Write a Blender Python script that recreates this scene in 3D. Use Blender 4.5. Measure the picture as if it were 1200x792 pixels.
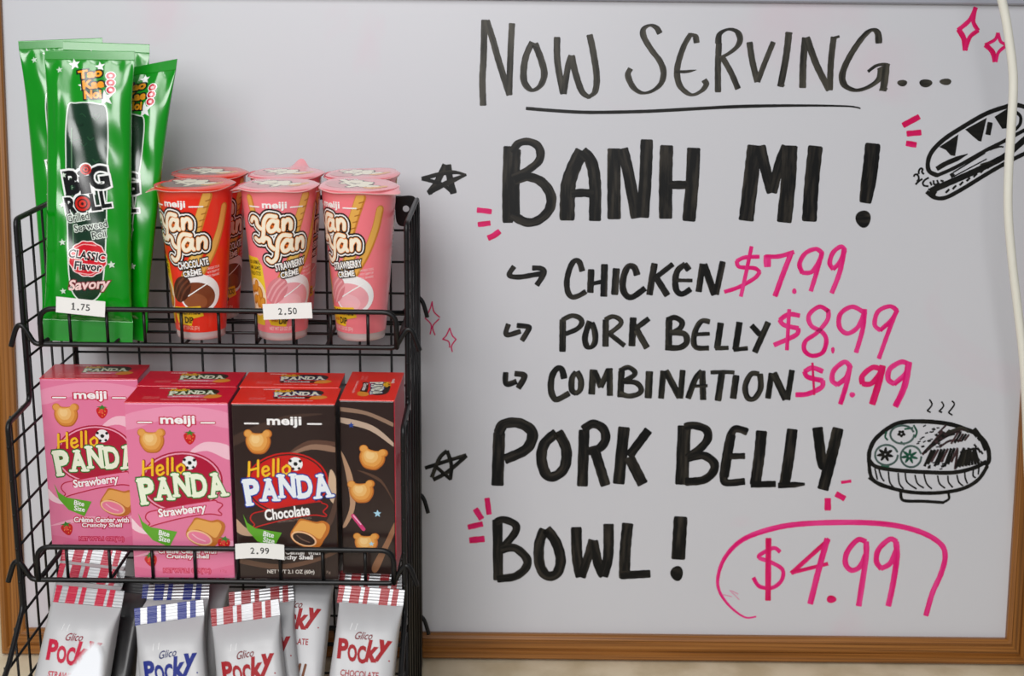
import bpy, bmesh, math, random
import numpy as np
from math import sin, cos, pi, radians, sqrt, atan2
from mathutils import Vector, Matrix
from mathutils.geometry import tessellate_polygon, delaunay_2d_cdt

for _o in list(bpy.data.objects):
    bpy.data.objects.remove(_o, do_unlink=True)
S = bpy.context.scene
COL = S.collection
random.seed(7)

# ------------------------------------------------------------------ camera, light, exposure
F = 1667.0                                   # focal length in pixels of the 1200 px wide frame (50 mm on 36 mm)
PITCH, ROLL = radians(14.5), radians(0.6)
CZ = 1.5155                                  # eye height; the counter top is at 0.90
CAM = Vector((0, 0, CZ))
W_ = Vector((0, cos(PITCH), -sin(PITCH)))
U_ = Vector((0, sin(PITCH), cos(PITCH)))
X_ = Vector((1, 0, 0))
RV = cos(ROLL) * X_ + sin(ROLL) * U_
UV_ = cos(ROLL) * U_ - sin(ROLL) * X_
cam = bpy.data.cameras.new('camera')
cam.sensor_width = 36.0
cam.lens = 36.0 * F / 1200.0
cam.clip_start = 0.02
cam.dof.use_dof = True
cam.dof.focus_distance = 1.16
cam.dof.aperture_fstop = 6.0
camo = bpy.data.objects.new('camera', cam)
COL.objects.link(camo)
camo.matrix_world = Matrix(((RV.x, UV_.x, -W_.x, CAM.x), (RV.y, UV_.y, -W_.y, CAM.y), (RV.z, UV_.z, -W_.z, CAM.z), (0, 0, 0, 1)))
S.camera = camo

S.view_settings.view_transform = 'Standard'
S.view_settings.look = 'None'
S.view_settings.exposure = 0.0
S.view_settings.gamma = 1.0
S.view_settings.use_curve_mapping = False

wd = bpy.data.worlds.new('room_light')
S.world = wd
wd.use_nodes = True
bg = wd.node_tree.nodes['Background']
bg.inputs[0].default_value = (0.84, 0.91, 1.0, 1)
bg.inputs[1].default_value = 0.15

def area(name, loc, target, sx, sy, power, col=(1, 1, 1)):
    l = bpy.data.lights.new(name, 'AREA')
    l.shape = 'RECTANGLE'
    l.size, l.size_y, l.energy, l.color = sx, sy, power, col
    o = bpy.data.objects.new(name, l)
    COL.objects.link(o)
    o.location = loc
    o.rotation_euler = (Vector(target) - Vector(loc)).to_track_quat('-Z', 'Y').to_euler()
    return o

area('front_lamp_light', (-0.38, -0.80, 2.12), (-0.15, 1.15, 1.22), 1.15, 0.75, 24.5, (1.0, 0.99, 0.985))
area('ceiling_panel_light', (-0.50, -0.05, 2.65), (-0.35, 1.0, 1.0), 1.1, 0.6, 13.0, (1.0, 0.99, 0.97))

# ------------------------------------------------------------------ pixel -> place helpers (1200 x 792 frame)
def ray(px, py):
    return W_ + (px - 600) / F * RV + (396 - py) / F * UV_
def PY(px, py, Y):                           # the point seen at a pixel, on the vertical plane y = Y
    d = ray(px, py)
    return CAM + d * (Y / d.y)

# ------------------------------------------------------------------ materials
def lin(c):
    return tuple(((v / 255 / 12.92) if v / 255 <= 0.04045 else ((v / 255 + 0.055) / 1.055) ** 2.4) for v in c) + (1.0,)
_M = {}
def M(rgb, rough=0.45, metal=0.0, coat=0.0, var=0.05, scale=40.0, spec=0.5):
    """procedural principled material: a colour with a faint noise in tone and gloss"""
    key = (tuple(rgb), rough, metal, coat, var, scale, spec)
    if key in _M:
        return _M[key]
    m = bpy.data.materials.new('surface_%d_%d_%d' % tuple(rgb[:3]))
    m.use_nodes = True
    nt = m.node_tree
    b = nt.nodes['Principled BSDF']
    c = lin(rgb)
    tc = nt.nodes.new('ShaderNodeTexCoord')
    nz = nt.nodes.new('ShaderNodeTexNoise')
    nz.inputs['Scale'].default_value = scale
    nt.links.new(tc.outputs['Object'], nz.inputs['Vector'])
    mx = nt.nodes.new('ShaderNodeMix')
    mx.data_type = 'RGBA'
    mx.inputs[6].default_value = tuple(v * (1 - var) for v in c[:3]) + (1,)
    mx.inputs[7].default_value = tuple(min(1, v * (1 + var)) for v in c[:3]) + (1,)
    nt.links.new(nz.outputs['Fac'], mx.inputs[0])
    nt.links.new(mx.outputs[2], b.inputs['Base Color'])
    b.inputs['Roughness'].default_value = rough
    b.inputs['Metallic'].default_value = metal
    b.inputs['Coat Weight'].default_value = coat
    b.inputs['Coat Roughness'].default_value = 0.12
    b.inputs['Specular IOR Level'].default_value = spec
    _M[key] = m
    return m

def bump(m, scale, dist, strength=1.0, stretch=(1, 1, 1), detail=2.0):
    nt = m.node_tree
    b = nt.nodes['Principled BSDF']
    tc = nt.nodes.new('ShaderNodeTexCoord')
    mp = nt.nodes.new('ShaderNodeMapping')
    mp.inputs['Scale'].default_value = stretch
    nz = nt.nodes.new('ShaderNodeTexNoise')
    nz.inputs['Scale'].default_value = scale
    nz.inputs['Detail'].default_value = detail
    bp = nt.nodes.new('ShaderNodeBump')
    bp.inputs['Distance'].default_value = dist
    bp.inputs['Strength'].default_value = strength
    nt.links.new(tc.outputs['Object'], mp.inputs['Vector'])
    nt.links.new(mp.outputs[0], nz.inputs['Vector'])
    nt.links.new(nz.outputs['Fac'], bp.inputs['Height'])
    nt.links.new(bp.outputs[0], b.inputs['Normal'])
    return m

def new_mat(name):
    m = bpy.data.materials.new(name)
    m.use_nodes = True
    return m, m.node_tree, m.node_tree.nodes['Principled BSDF']

def ramp(nt, stops):
    r = nt.nodes.new('ShaderNodeValToRGB')
    e = r.color_ramp.elements
    while len(e) < len(stops):
        e.new(0.5)
    for q, (p, c) in zip(e, stops):
        q.position = p
        q.color = c
    return r

def wood_mat():
    m, nt, b = new_mat('oak_foil_frame')
    tc = nt.nodes.new('ShaderNodeTexCoord')
    mp = nt.nodes.new('ShaderNodeMapping')
    mp.inputs['Scale'].default_value = (5, 620, 620)
    nz = nt.nodes.new('ShaderNodeTexNoise')
    nz.inputs['Scale'].default_value = 1.0
    nz.inputs['Detail'].default_value = 4.0
    r = ramp(nt, [(0.30, lin((92, 54, 16))), (0.5, lin((146, 92, 36))), (0.72, lin((170, 114, 54)))])
    nt.links.new(tc.outputs['Object'], mp.inputs['Vector'])
    nt.links.new(mp.outputs[0], nz.inputs['Vector'])
    nt.links.new(nz.outputs['Fac'], r.inputs[0])
    nt.links.new(r.outputs[0], b.inputs['Base Color'])
    b.inputs['Roughness'].default_value = 0.42
    return m

def board_mat():
    """white enamel with the faint pink ghosts of wiped-off marker"""
    m, nt, b = new_mat('white_enamel')
    tc = nt.nodes.new('ShaderNodeTexCoord')
    n1 = nt.nodes.new('ShaderNodeTexNoise')
    n1.inputs['Scale'].default_value = 5.5
    n1.inputs['Detail'].default_value = 5.0
    n1.inputs['Distortion'].default_value = 0.6
    r1 = ramp(nt, [(0.60, (0, 0, 0, 1)), (0.80, (1, 1, 1, 1))])
    mp = nt.nodes.new('ShaderNodeMapping')
    mp.inputs['Scale'].default_value = (1, 1, 1)
    n2 = nt.nodes.new('ShaderNodeTexNoise')
    n2.inputs['Scale'].default_value = 2.2
    r2 = ramp(nt, [(0.3, lin((204, 205, 211))), (0.7, lin((210, 210, 215)))])
    mx = nt.nodes.new('ShaderNodeMix')
    mx.data_type = 'RGBA'
    mx.inputs[7].default_value = lin((213, 194, 205))
    nt.links.new(tc.outputs['Object'], n1.inputs['Vector'])
    nt.links.new(tc.outputs['Object'], n2.inputs['Vector'])
    nt.links.new(n1.outputs['Fac'], r1.inputs[0])
    nt.links.new(n2.outputs['Fac'], r2.inputs[0])
    nt.links.new(r1.outputs[0], mx.inputs[0])
    nt.links.new(r2.outputs[0], mx.inputs[6])
    nt.links.new(mx.outputs[2], b.inputs['Base Color'])
    b.inputs['Roughness'].default_value = 0.32
    b.inputs['Specular IOR Level'].default_value = 0.3
    return m

def ink_mat(name, dark, light, lo=0.35, hi=0.75, rough=0.4):
    """marker ink: streaks that run along each stroke (UV x = along, y = across)"""
    m, nt, b = new_mat(name)
    uv = nt.nodes.new('ShaderNodeUVMap')
    mp = nt.nodes.new('ShaderNodeMapping')
    mp.inputs['Scale'].default_value = (0.5, 2.2, 1)
    nz = nt.nodes.new('ShaderNodeTexNoise')
    nz.inputs['Scale'].default_value = 1.0
    nz.inputs['Detail'].default_value = 3.0
    r = ramp(nt, [(lo, lin(dark)), (hi, lin(light))])
    nt.links.new(uv.outputs[0], mp.inputs['Vector'])
    nt.links.new(mp.outputs[0], nz.inputs['Vector'])
    nt.links.new(nz.outputs['Fac'], r.inputs[0])
    nt.links.new(r.outputs[0], b.inputs['Base Color'])
    b.inputs['Roughness'].default_value = rough
    b.inputs['Specular IOR Level'].default_value = 0.25
    return m

# ------------------------------------------------------------------ object helpers
def link(name, mesh, parent=None, label=None):
    o = bpy.data.objects.new(name, mesh)
    COL.objects.link(o)
    if parent is not None:
        o.parent = parent
    if label:
        o['label'] = label
    return o
def thing(name, label, cat, group=None, loc=(0, 0, 0), mat=None):
    o = bpy.data.objects.new(name, None)
    o.empty_display_size = 0.02
    COL.objects.link(o)
    o.location = loc
    if mat is not None:
        o.matrix_world = mat
    o['label'] = label
    o['category'] = cat
    if group:
        o['group'] = group
    return o
def dup(root, mat, label, group=None):
    r = root.copy()
    COL.objects.link(r)
    r.matrix_world = mat
    r['label'] = label
    if group:
        r['group'] = group
    for ch in root.children:
        c = ch.copy()
        COL.objects.link(c)
        c.parent = r
        for g in ch.children:
            d = g.copy()
            COL.objects.link(d)
            d.parent = c
    return r

class MB:
    """collects geometry with material slots, then links it as ONE mesh object"""
    def __init__(s):
        s.v, s.f, s.mi, s.mats, s.sm, s.uv = [], [], [], [], [], []
    def slot(s, m):
        if m not in s.mats:
            s.mats.append(m)
        return s.mats.index(m)
    def add(s, verts, faces, m, smooth=False, uvs=None):
        b = len(s.v)
        k = s.slot(m)
        s.v += [tuple(v) for v in verts]
        s.uv += uvs if uvs else [(0, 0)] * len(verts)
        for f in faces:
            s.f.append(tuple(i + b for i in f))
            s.mi.append(k)
            s.sm.append(smooth)
    def tube(s, pts, r, m, n=8, closed=False):
        pts = [Vector(p) for p in pts]
        N = len(pts)
        vs, fs = [], []
        up = None
        for i in range(N):
            if closed:
                t = (pts[(i + 1) % N] - pts[i - 1]).normalized()
            else:
                t = (pts[min(i + 1, N - 1)] - pts[max(i - 1, 0)]).normalized()
            if up is None:
                a = Vector((0, 0, 1)) if abs(t.z) < 0.9 else Vector((1, 0, 0))
                up = (a - t * a.dot(t)).normalized()
            else:
                up = (up - t * up.dot(t)).normalized()
            sd = t.cross(up)
            for k in range(n):
                a = 2 * pi * k / n
                vs.append(pts[i] + (up * cos(a) + sd * sin(a)) * r)
        for i in range(N if closed else N - 1):
            j = (i + 1) % N
            for k in range(n):
                fs.append((i * n + k, i * n + (k + 1) % n, j * n + (k + 1) % n, j * n + k))
        if not closed:
            fs.append(tuple(reversed(range(n))))
            fs.append(tuple((N - 1) * n + k for k in range(n)))
        s.add(vs, fs, m, True)
    def build(s, name, parent=None, label=None):
        me = bpy.data.meshes.new(name)
        me.from_pydata(s.v, [], s.f)
        for m in s.mats:
            me.materials.append(m)
        me.polygons.foreach_set('material_index', s.mi)
        me.polygons.foreach_set('use_smooth', s.sm)
        if any(u != (0, 0) for u in s.uv):
            ul = me.uv_layers.new(name='UVMap')
            for lp in me.loops:
                ul.data[lp.index].uv = s.uv[lp.vertex_index]
        me.update()
        return link(name, me, parent, label)

def fillet(pts, r, n=5):
    """round the corners of a polyline"""
    pts = [Vector(p) for p in pts]
    out = [pts[0]]
    for i in range(1, len(pts) - 1):
        a, b, c = pts[i - 1], pts[i], pts[i + 1]
        d1, d2 = (a - b), (c - b)
        k = min(r, d1.length * 0.49, d2.length * 0.49)
        p, q = b + d1.normalized() * k, b + d2.normalized() * k
        for j in range(n + 1):
            t = j / n
            out.append(p * (1 - t) ** 2 + b * 2 * t * (1 - t) + q * t * t)
    out.append(pts[-1])
    return out

def catmull(pts, n=6, closed=False):
    pts = [Vector(p) for p in pts]
    N = len(pts)
    if N < 3:
        return pts
    g = (lambda i: pts[i % N]) if closed else (lambda i: pts[max(0, min(N - 1, i))])
    out = []
    for i in range(N if closed else N - 1):
        p0, p1, p2, p3 = g(i - 1), g(i), g(i + 1), g(i + 2)
        for j in range(n):
            t = j / n
            out.append(0.5 * ((2 * p1) + (p2 - p0) * t + (2 * p0 - 5 * p1 + 4 * p2 - p3) * t * t + (3 * p1 - p0 - 3 * p2 + p3) * t ** 3))
    if not closed:
        out.append(pts[-1])
    return out

def boxmesh(mb, x0, x1, y0, y1, z0, z1, m, bev=0.0):
    bm = bmesh.new()
    bmesh.ops.create_cube(bm, size=1)
    for v in bm.verts:
        v.co = Vector(((x0 + x1) / 2 + v.co.x * (x1 - x0), (y0 + y1) / 2 + v.co.y * (y1 - y0), (z0 + z1) / 2 + v.co.z * (z1 - z0)))
    if bev:
        bmesh.ops.bevel(bm, geom=list(bm.edges), offset=bev, segments=2, profile=0.5, affect='EDGES')
    bm.verts.ensure_lookup_table()
    mb.add([v.co.copy() for v in bm.verts], [[v.index for v in f.verts] for f in bm.faces], m)
    bm.free()

# ------------------------------------------------------------------ printed artwork (millimetres on a panel)
_G = {}
def glyphs(s, off):
    """the built-in font as a flat mesh; off thickens it (font units)"""
    k = (s, round(off, 4))
    if k in _G:
        return _G[k]
    c = bpy.data.curves.new('type', 'FONT')
    c.body = s
    c.resolution_u = 3
    c.offset = off
    o = bpy.data.objects.new('type', c)
    me = bpy.data.meshes.new_from_object(o)
    v = [(p.co.x, p.co.y) for p in me.vertices]
    f = [tuple(p.vertices) for p in me.polygons]
    bpy.data.objects.remove(o)
    bpy.data.curves.remove(c)
    bpy.data.meshes.remove(me)
    _G[k] = (v, f)
    return _G[k]

class Art:
    def __init__(s):
        s.it, s.ready = [], False
    def raw(s, v, f, col):
        s.it.append((v, f, col))
    def poly(s, pts, col, smooth=False):
        if smooth:
            pts = [(p.x, p.y) for p in catmull([(a, b, 0) for a, b in pts], 5, True)]
        t = tessellate_polygon([[Vector((a, b, 0)) for a, b in pts]])
        s.raw(list(pts), [tuple(x) for x in t], col)
    def ell(s, cx, cy, rx, ry, col, rot=0, n=36):
        c, d = cos(radians(rot)), sin(radians(rot))
        p = [(rx * cos(2 * pi * i / n), ry * sin(2 * pi * i / n)) for i in range(n)]
        s.raw([(cx + a * c - b * d, cy + a * d + b * c) for a, b in p] + [(cx, cy)], [(i, (i + 1) % n, n) for i in range(n)], col)
    def st(s, pts, w, col, smooth=True, closed=False, taper=None):
        """round-ended stroke"""
        P = [Vector((a, b, 0)) for a, b in pts]
        if smooth and len(P) > 2:
            P = catmull(P, 5, closed)
        v, f = [], []
        N = len(P)
        rad = [w / 2 * (taper[0] + (taper[1] - taper[0]) * i / max(1, N - 1) if taper else 1) for i in range(N)]
        for i in range(N):
            t = (P[(i + 1) % N] - P[i - 1]) if closed else (P[min(i + 1, N - 1)] - P[max(i - 1, 0)])
            t.normalize()
            v += [(P[i].x - t.y * rad[i], P[i].y + t.x * rad[i]), (P[i].x + t.y * rad[i], P[i].y - t.x * rad[i])]
            if i or closed:
                q = 2 * ((i - 1) % N)
                f += [(q, q + 1, 2 * i + 1), (q, 2 * i + 1, 2 * i)]
        if not closed:                       # round caps
            for e, sg in ((0, -1), (N - 1, 1)):
                t = (P[1] - P[0]) if e == 0 else (P[-1] - P[-2])
                a0 = atan2(t.y, t.x) + (pi if sg < 0 else 0)
                b = len(v)
                m = 8 if w > 1.5 else 4
                v += [(P[e].x + rad[e] * cos(a0 - pi / 2 + pi * k / m), P[e].y + rad[e] * sin(a0 - pi / 2 + pi * k / m)) for k in range(m + 1)]
                f += [(b, b + k, b + k + 1) for k in range(1, m)]
        s.raw(v, f, col)
    def txt(s, t, cx, cy, w, h, col, rot=0, bold=0.0, shear=0.0, out=()):
        """text fitted to a box w x h (mm) about (cx, cy); out = ((extra mm, colour), ...) widest first"""
        v0, _ = glyphs(t, 0.0)
        xs, ys = [a for a, b in v0], [b for a, b in v0]
        X0, X1, Y0, Y1 = min(xs), max(xs), min(ys), max(ys)
        kx = w / (X1 - X0)
        ky = (h / (Y1 - Y0)) if h else kx
        c, d = cos(radians(rot)), sin(radians(rot))
        for e, cl in list(out) + [(0.0, col)]:
            v, f = glyphs(t, bold + e / ((kx + ky) / 2))
            q = []
            for a, b in v:
                x = (a - (X0 + X1) / 2) * kx
                y = (b - (Y0 + Y1) / 2) * ky
                x += shear * y
                q.append((cx + x * c - y * d, cy + x * d + y * c))
            s.raw(q, f, cl)
    def star(s, cx, cy, r, col, rot=0, k=0.45, n=5):
        s.poly([(cx + (r if i % 2 == 0 else r * k) * cos(radians(90 + rot + 180 / n * i)), cy + (r if i % 2 == 0 else r * k) * sin(radians(90 + rot + 180 / n * i))) for i in range(2 * n)], col)
    def flat(s):
        if s.ready:
            return s.it
        items = []
        for v, f, col in s.it:               # one flat, non-overlapping shape per run of one colour
            if items and items[-1][2] == col:
                n = len(items[-1][0])
                items[-1][0].extend(v)
                items[-1][1].extend(tuple(i + n for i in q) for q in f)
            else:
                items.append([list(v), [tuple(q) for q in f], col])
        return [union2d(*q) for q in items]
    def bake(s, mb, fn, maxlen=None, dz=1.3e-5, z0=4e-5, fin=dict(rough=0.3), clip=None):
        items = s.flat()
        boxes = []
        for v, f, col in items:
            xs, ys = [p[0] for p in v], [p[1] for p in v]
            bx = (min(xs), max(xs), min(ys), max(ys))
            li = 0
            for o, l in boxes:
                if l >= li and o[0] < bx[1] and bx[0] < o[1] and o[2] < bx[3] and bx[2] < o[3]:
                    li = l + 1
            boxes.append((bx, li))
            tri = []
            for q in f:
                for i in range(1, len(q) - 1):
                    tri.append((v[q[0]], v[q[i]], v[q[i + 1]]))
            if clip:
                tri = clip_tris(tri, clip)
            if maxlen:
                tri = split_tris(tri, maxlen)
            V, ix, Fc = [], {}, []
            for t in tri:
                q = []
                for p in t:
                    k = (round(p[0], 4), round(p[1], 4))
                    if k not in ix:
                        ix[k] = len(V)
                        pos, nr = fn(p[0] / 1000, p[1] / 1000)
                        V.append(pos + nr * (z0 + dz * li))
                    q.append(ix[k])
                if len(set(q)) == 3:
                    Fc.append(tuple(q))
            mb.add(V, Fc, M(col, **fin))

_U = {}
def union2d(v, f, col):
    key = hash((tuple(v), tuple(f)))
    if key not in _U:
        T_, E_ = [], set()
        for q in f:
            for k in range(1, len(q) - 1):
                t = (q[0], q[k], q[k + 1])
                (x0, y0), (x1, y1), (x2, y2) = v[t[0]], v[t[1]], v[t[2]]
                if abs((x1 - x0) * (y2 - y0) - (x2 - x0) * (y1 - y0)) > 1e-5:
                    T_.append((x0, y0, x1, y1, x2, y2))
            E_.update((min(q[k - 1], q[k]), max(q[k - 1], q[k])) for k in range(len(q)) if q[k - 1] != q[k])
        r = delaunay_2d_cdt([Vector(p) for p in v], list(E_), [], 0, 1e-5, False)
        V_ = np.array([(p.x, p.y) for p in r[0]])
        F_ = np.array([tuple(q) for q in r[2]])
        P_ = V_[F_].mean(axis=1)
        A = np.array(T_)
        keep = np.zeros(len(P_), bool)
        for s0 in range(0, len(P_), 1500):   # keep the triangles whose middle is inked
            x, y = P_[s0:s0 + 1500, 0:1], P_[s0:s0 + 1500, 1:2]
            c0 = (A[:, 2] - A[:, 0]) * (y - A[:, 1]) - (A[:, 3] - A[:, 1]) * (x - A[:, 0])
            c1 = (A[:, 4] - A[:, 2]) * (y - A[:, 3]) - (A[:, 5] - A[:, 3]) * (x - A[:, 2])
            c2 = (A[:, 0] - A[:, 4]) * (y - A[:, 5]) - (A[:, 1] - A[:, 5]) * (x - A[:, 4])
            keep[s0:s0 + 1500] = (((c0 >= 0) & (c1 >= 0) & (c2 >= 0)) | ((c0 <= 0) & (c1 <= 0) & (c2 <= 0))).any(axis=1)
        _U[key] = ([(float(p[0]), float(p[1])) for p in V_], [tuple(int(i) for i in q) for q in F_[keep]])
    return _U[key][0], _U[key][1], col

def split_tris(tri, L):
    out, st = [], list(tri)
    while st:
        a, b, c = st.pop()
        d = [((a[0] - b[0]) ** 2 + (a[1] - b[1]) ** 2), ((b[0] - c[0]) ** 2 + (b[1] - c[1]) ** 2), ((c[0] - a[0]) ** 2 + (c[1] - a[1]) ** 2)]
        m = max(d)
        if m <= L * L or len(out) > 30000:
            out.append((a, b, c))
            continue
        i = d.index(m)
        p = ((a, b, c), (b, c, a), (c, a, b))[i]
        h = ((p[0][0] + p[1][0]) / 2, (p[0][1] + p[1][1]) / 2)
        st.append((p[0], h, p[2]))
        st.append((h, p[1], p[2]))
    return out

def clip_tris(tri, box):
    """keep what lies inside x0..x1, y0..y1"""
    out = []
    for t in tri:
        if all(box[0] <= p[0] <= box[1] and box[2] <= p[1] <= box[3] for p in t):
            out.append(t)
            continue
        p = list(t)
        for ax, lim, sg in ((0, box[0], 1), (0, box[1], -1), (1, box[2], 1), (1, box[3], -1)):
            q = []
            for i in range(len(p)):
                a, b = p[i - 1], p[i]
                ia, ib = sg * (a[ax] - lim) >= 0, sg * (b[ax] - lim) >= 0
                if ia != ib:
                    k = (lim - a[ax]) / (b[ax] - a[ax])
                    q.append((a[0] + (b[0] - a[0]) * k, a[1] + (b[1] - a[1]) * k))
                if ib:
                    q.append(b)
            p = q
            if not p:
                break
        out += [(p[0], p[i], p[i + 1]) for i in range(1, len(p) - 1)]
    return out

# ------------------------------------------------------------------ the setting
ZC = 0.90
def structure(name, mb):
    o = mb.build(name)
    o['kind'] = 'structure'
    return o
plaster = bump(M((214, 212, 206), 0.85, var=0.06, scale=60), 190, 0.0016, 1.0, detail=6)
mb = MB()
boxmesh(mb, -3, 3, 1.292, 1.40, 0, 2.9, plaster)
structure('wall_back', mb)
mb = MB()
boxmesh(mb, -3, 3, -2.5, 1.40, -0.1, 0.0, M((120, 112, 104), 0.6, scale=8))
structure('floor', mb)

ctr = thing('counter', 'cream laminate counter top running below the whiteboard', 'counter', loc=(0, 0.9, 0))
lam, nt, b = new_mat('cream_laminate')
tc = nt.nodes.new('ShaderNodeTexCoord')
nz = nt.nodes.new('ShaderNodeTexNoise')
nz.inputs['Scale'].default_value = 26
nz.inputs['Detail'].default_value = 6
r_ = ramp(nt, [(0.35, lin((206, 190, 158))), (0.6, lin((228, 214, 186)))])
nt.links.new(tc.outputs['Object'], nz.inputs['Vector'])
nt.links.new(nz.outputs['Fac'], r_.inputs[0])
nt.links.new(r_.outputs[0], b.inputs['Base Color'])
b.inputs['Roughness'].default_value = 0.4
mb = MB()
boxmesh(mb, -1.6, 1.6, -0.42, 0.392, ZC - 0.04, ZC, lam, 0.004)
mb.build('countertop', ctr)
mb = MB()
boxmesh(mb, -1.55, 1.55, -0.36, 0.39, 0.0, ZC - 0.04, M((150, 120, 90), 0.5, scale=6))
mb.build('base_cabinet', ctr)

# ------------------------------------------------------------------ whiteboard
LEAN = radians(6.3)
BO = Vector((0, 1.1966, ZC + 0.0014))                 # bottom centre of the board, on the counter
BX, BYV, BN = Vector((1, 0, 0)), Vector((0, sin(LEAN), cos(LEAN))), Vector((0, -cos(LEAN), sin(LEAN)))
BM = Matrix(((1, 0, 0, BO.x), (0, BYV.y, BN.y, BO.y), (0, BYV.z, BN.z, BO.z), (0, 0, 0, 1)))
BMI = BM.inverted()
def on_board(px, py, h=0.0):
    """board coordinates of the point of the board face seen at a pixel"""
    d = ray(px, py)
    o = BO + BN * h
    P = CAM + d * ((o - CAM).dot(BN) / d.dot(BN))
    q = BMI @ P
    return q.x, q.y
wb = thing('whiteboard', 'large oak-framed whiteboard with a hand-lettered menu leaning on the wall', 'whiteboard', mat=BM)
IL, IR, IB, IT = -0.4434, 0.4565, 0.0245, 0.5925   # inner opening
OL, OR, OB, OT = -0.4665, 0.4775, 0.0, 0.616
mb = MB()
boxmesh(mb, IL - 0.008, IR + 0.008, IB - 0.008, IT + 0.008, -0.010, 0.0, board_mat())
mb.build('writing_surface', wb)
WOOD = wood_mat()
prof = [(0.0, -0.004), (0.0, 0.0045), (0.0012, 0.0062), (0.0042, 0.0070), (0.0054, 0.0058), (0.0125, 0.0054), (0.0150, 0.0038), (0.0158, 0.0030), (0.0166, 0.0040), (0.0180, 0.0060), (0.0215, 0.0060), (0.0230, 0.0048), (0.0238, 0.003), (0.0238, -0.012), (0.0, -0.012)]
def rail(i0, i1, o0, o1, name, m, label=None):
    """moulding from inner corner i0 to i1 with mitred ends; its own x axis runs along it"""
    i0, i1, o0, o1 = [Vector(p + (0,)) for p in (i0, i1, o0, o1)]
    ax = (i1 - i0).normalized()
    an = Vector((0, 0, 1)).cross(ax)
    R = Matrix(((ax.x, an.x, 0, i0.x), (ax.y, an.y, 0, i0.y), (0, 0, 1, 0), (0, 0, 0, 1)))
    Ri = R.inverted()
    w = prof[-2][0]
    vs = []
    for a, o in ((i0, o0), (i1, o1)):
        for t, h in prof:
            p = Ri @ a.lerp(o, t / w)
            p.z = h
            vs.append(p)
    n = len(prof)
    fs = [(k, (k + 1) % n, n + (k + 1) % n, n + k) for k in range(n)] + [tuple(range(n))[::-1], tuple(range(n, 2 * n))]
    mb = MB()
    mb.add(vs, fs, m)
    ob = mb.build(name, wb, label)
    ob.matrix_local = R
    return ob
rail((IR, IB), (IL, IB), (OR, OB), (OL, OB), 'frame_rail', WOOD)
rail((IL, IB), (IL, IT), (OL, OB), (OL, OT), 'frame_rail', WOOD)
rail((IR, IT), (IR, IB), (OR, OT), (OR, OB), 'frame_rail', WOOD)
rail((IL, IT), (IR, IT), (OL, OT), (OR, OT), 'frame_rail', M((170, 173, 186), 0.4), 'blue-grey top rail')

INK = {
    'black': ink_mat('black_marker_ink', (7, 7, 7), (66, 60, 52), 0.46, 0.82),
    'thin': ink_mat('dry_black_marker_ink', (30, 29, 25), (84, 80, 70), 0.36, 0.76),
    'mid': ink_mat('dark_marker_ink', (14, 14, 12), (72, 68, 58), 0.44, 0.82),
    'fine': ink_mat('fine_black_marker_ink', (10, 10, 9), (30, 28, 24)),
    'pink': ink_mat('pink_marker_ink', (220, 14, 112), (238, 74, 152), 0.38, 0.76),
    'red': ink_mat('raspberry_marker_ink', (206, 4, 84), (232, 40, 122), 0.38, 0.76),
    'pale': ink_mat('pale_pink_marker_ink', (216, 150, 178), (226, 120, 160)),
    'green': ink_mat('green_marker_ink', (18, 70, 52), (40, 96, 74)),
    'greygreen': ink_mat('grey_green_marker_ink', (62, 84, 80), (90, 110, 104)),
    'brown': ink_mat('brown_marker_ink', (44, 30, 32), (84, 60, 62)),
}
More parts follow.
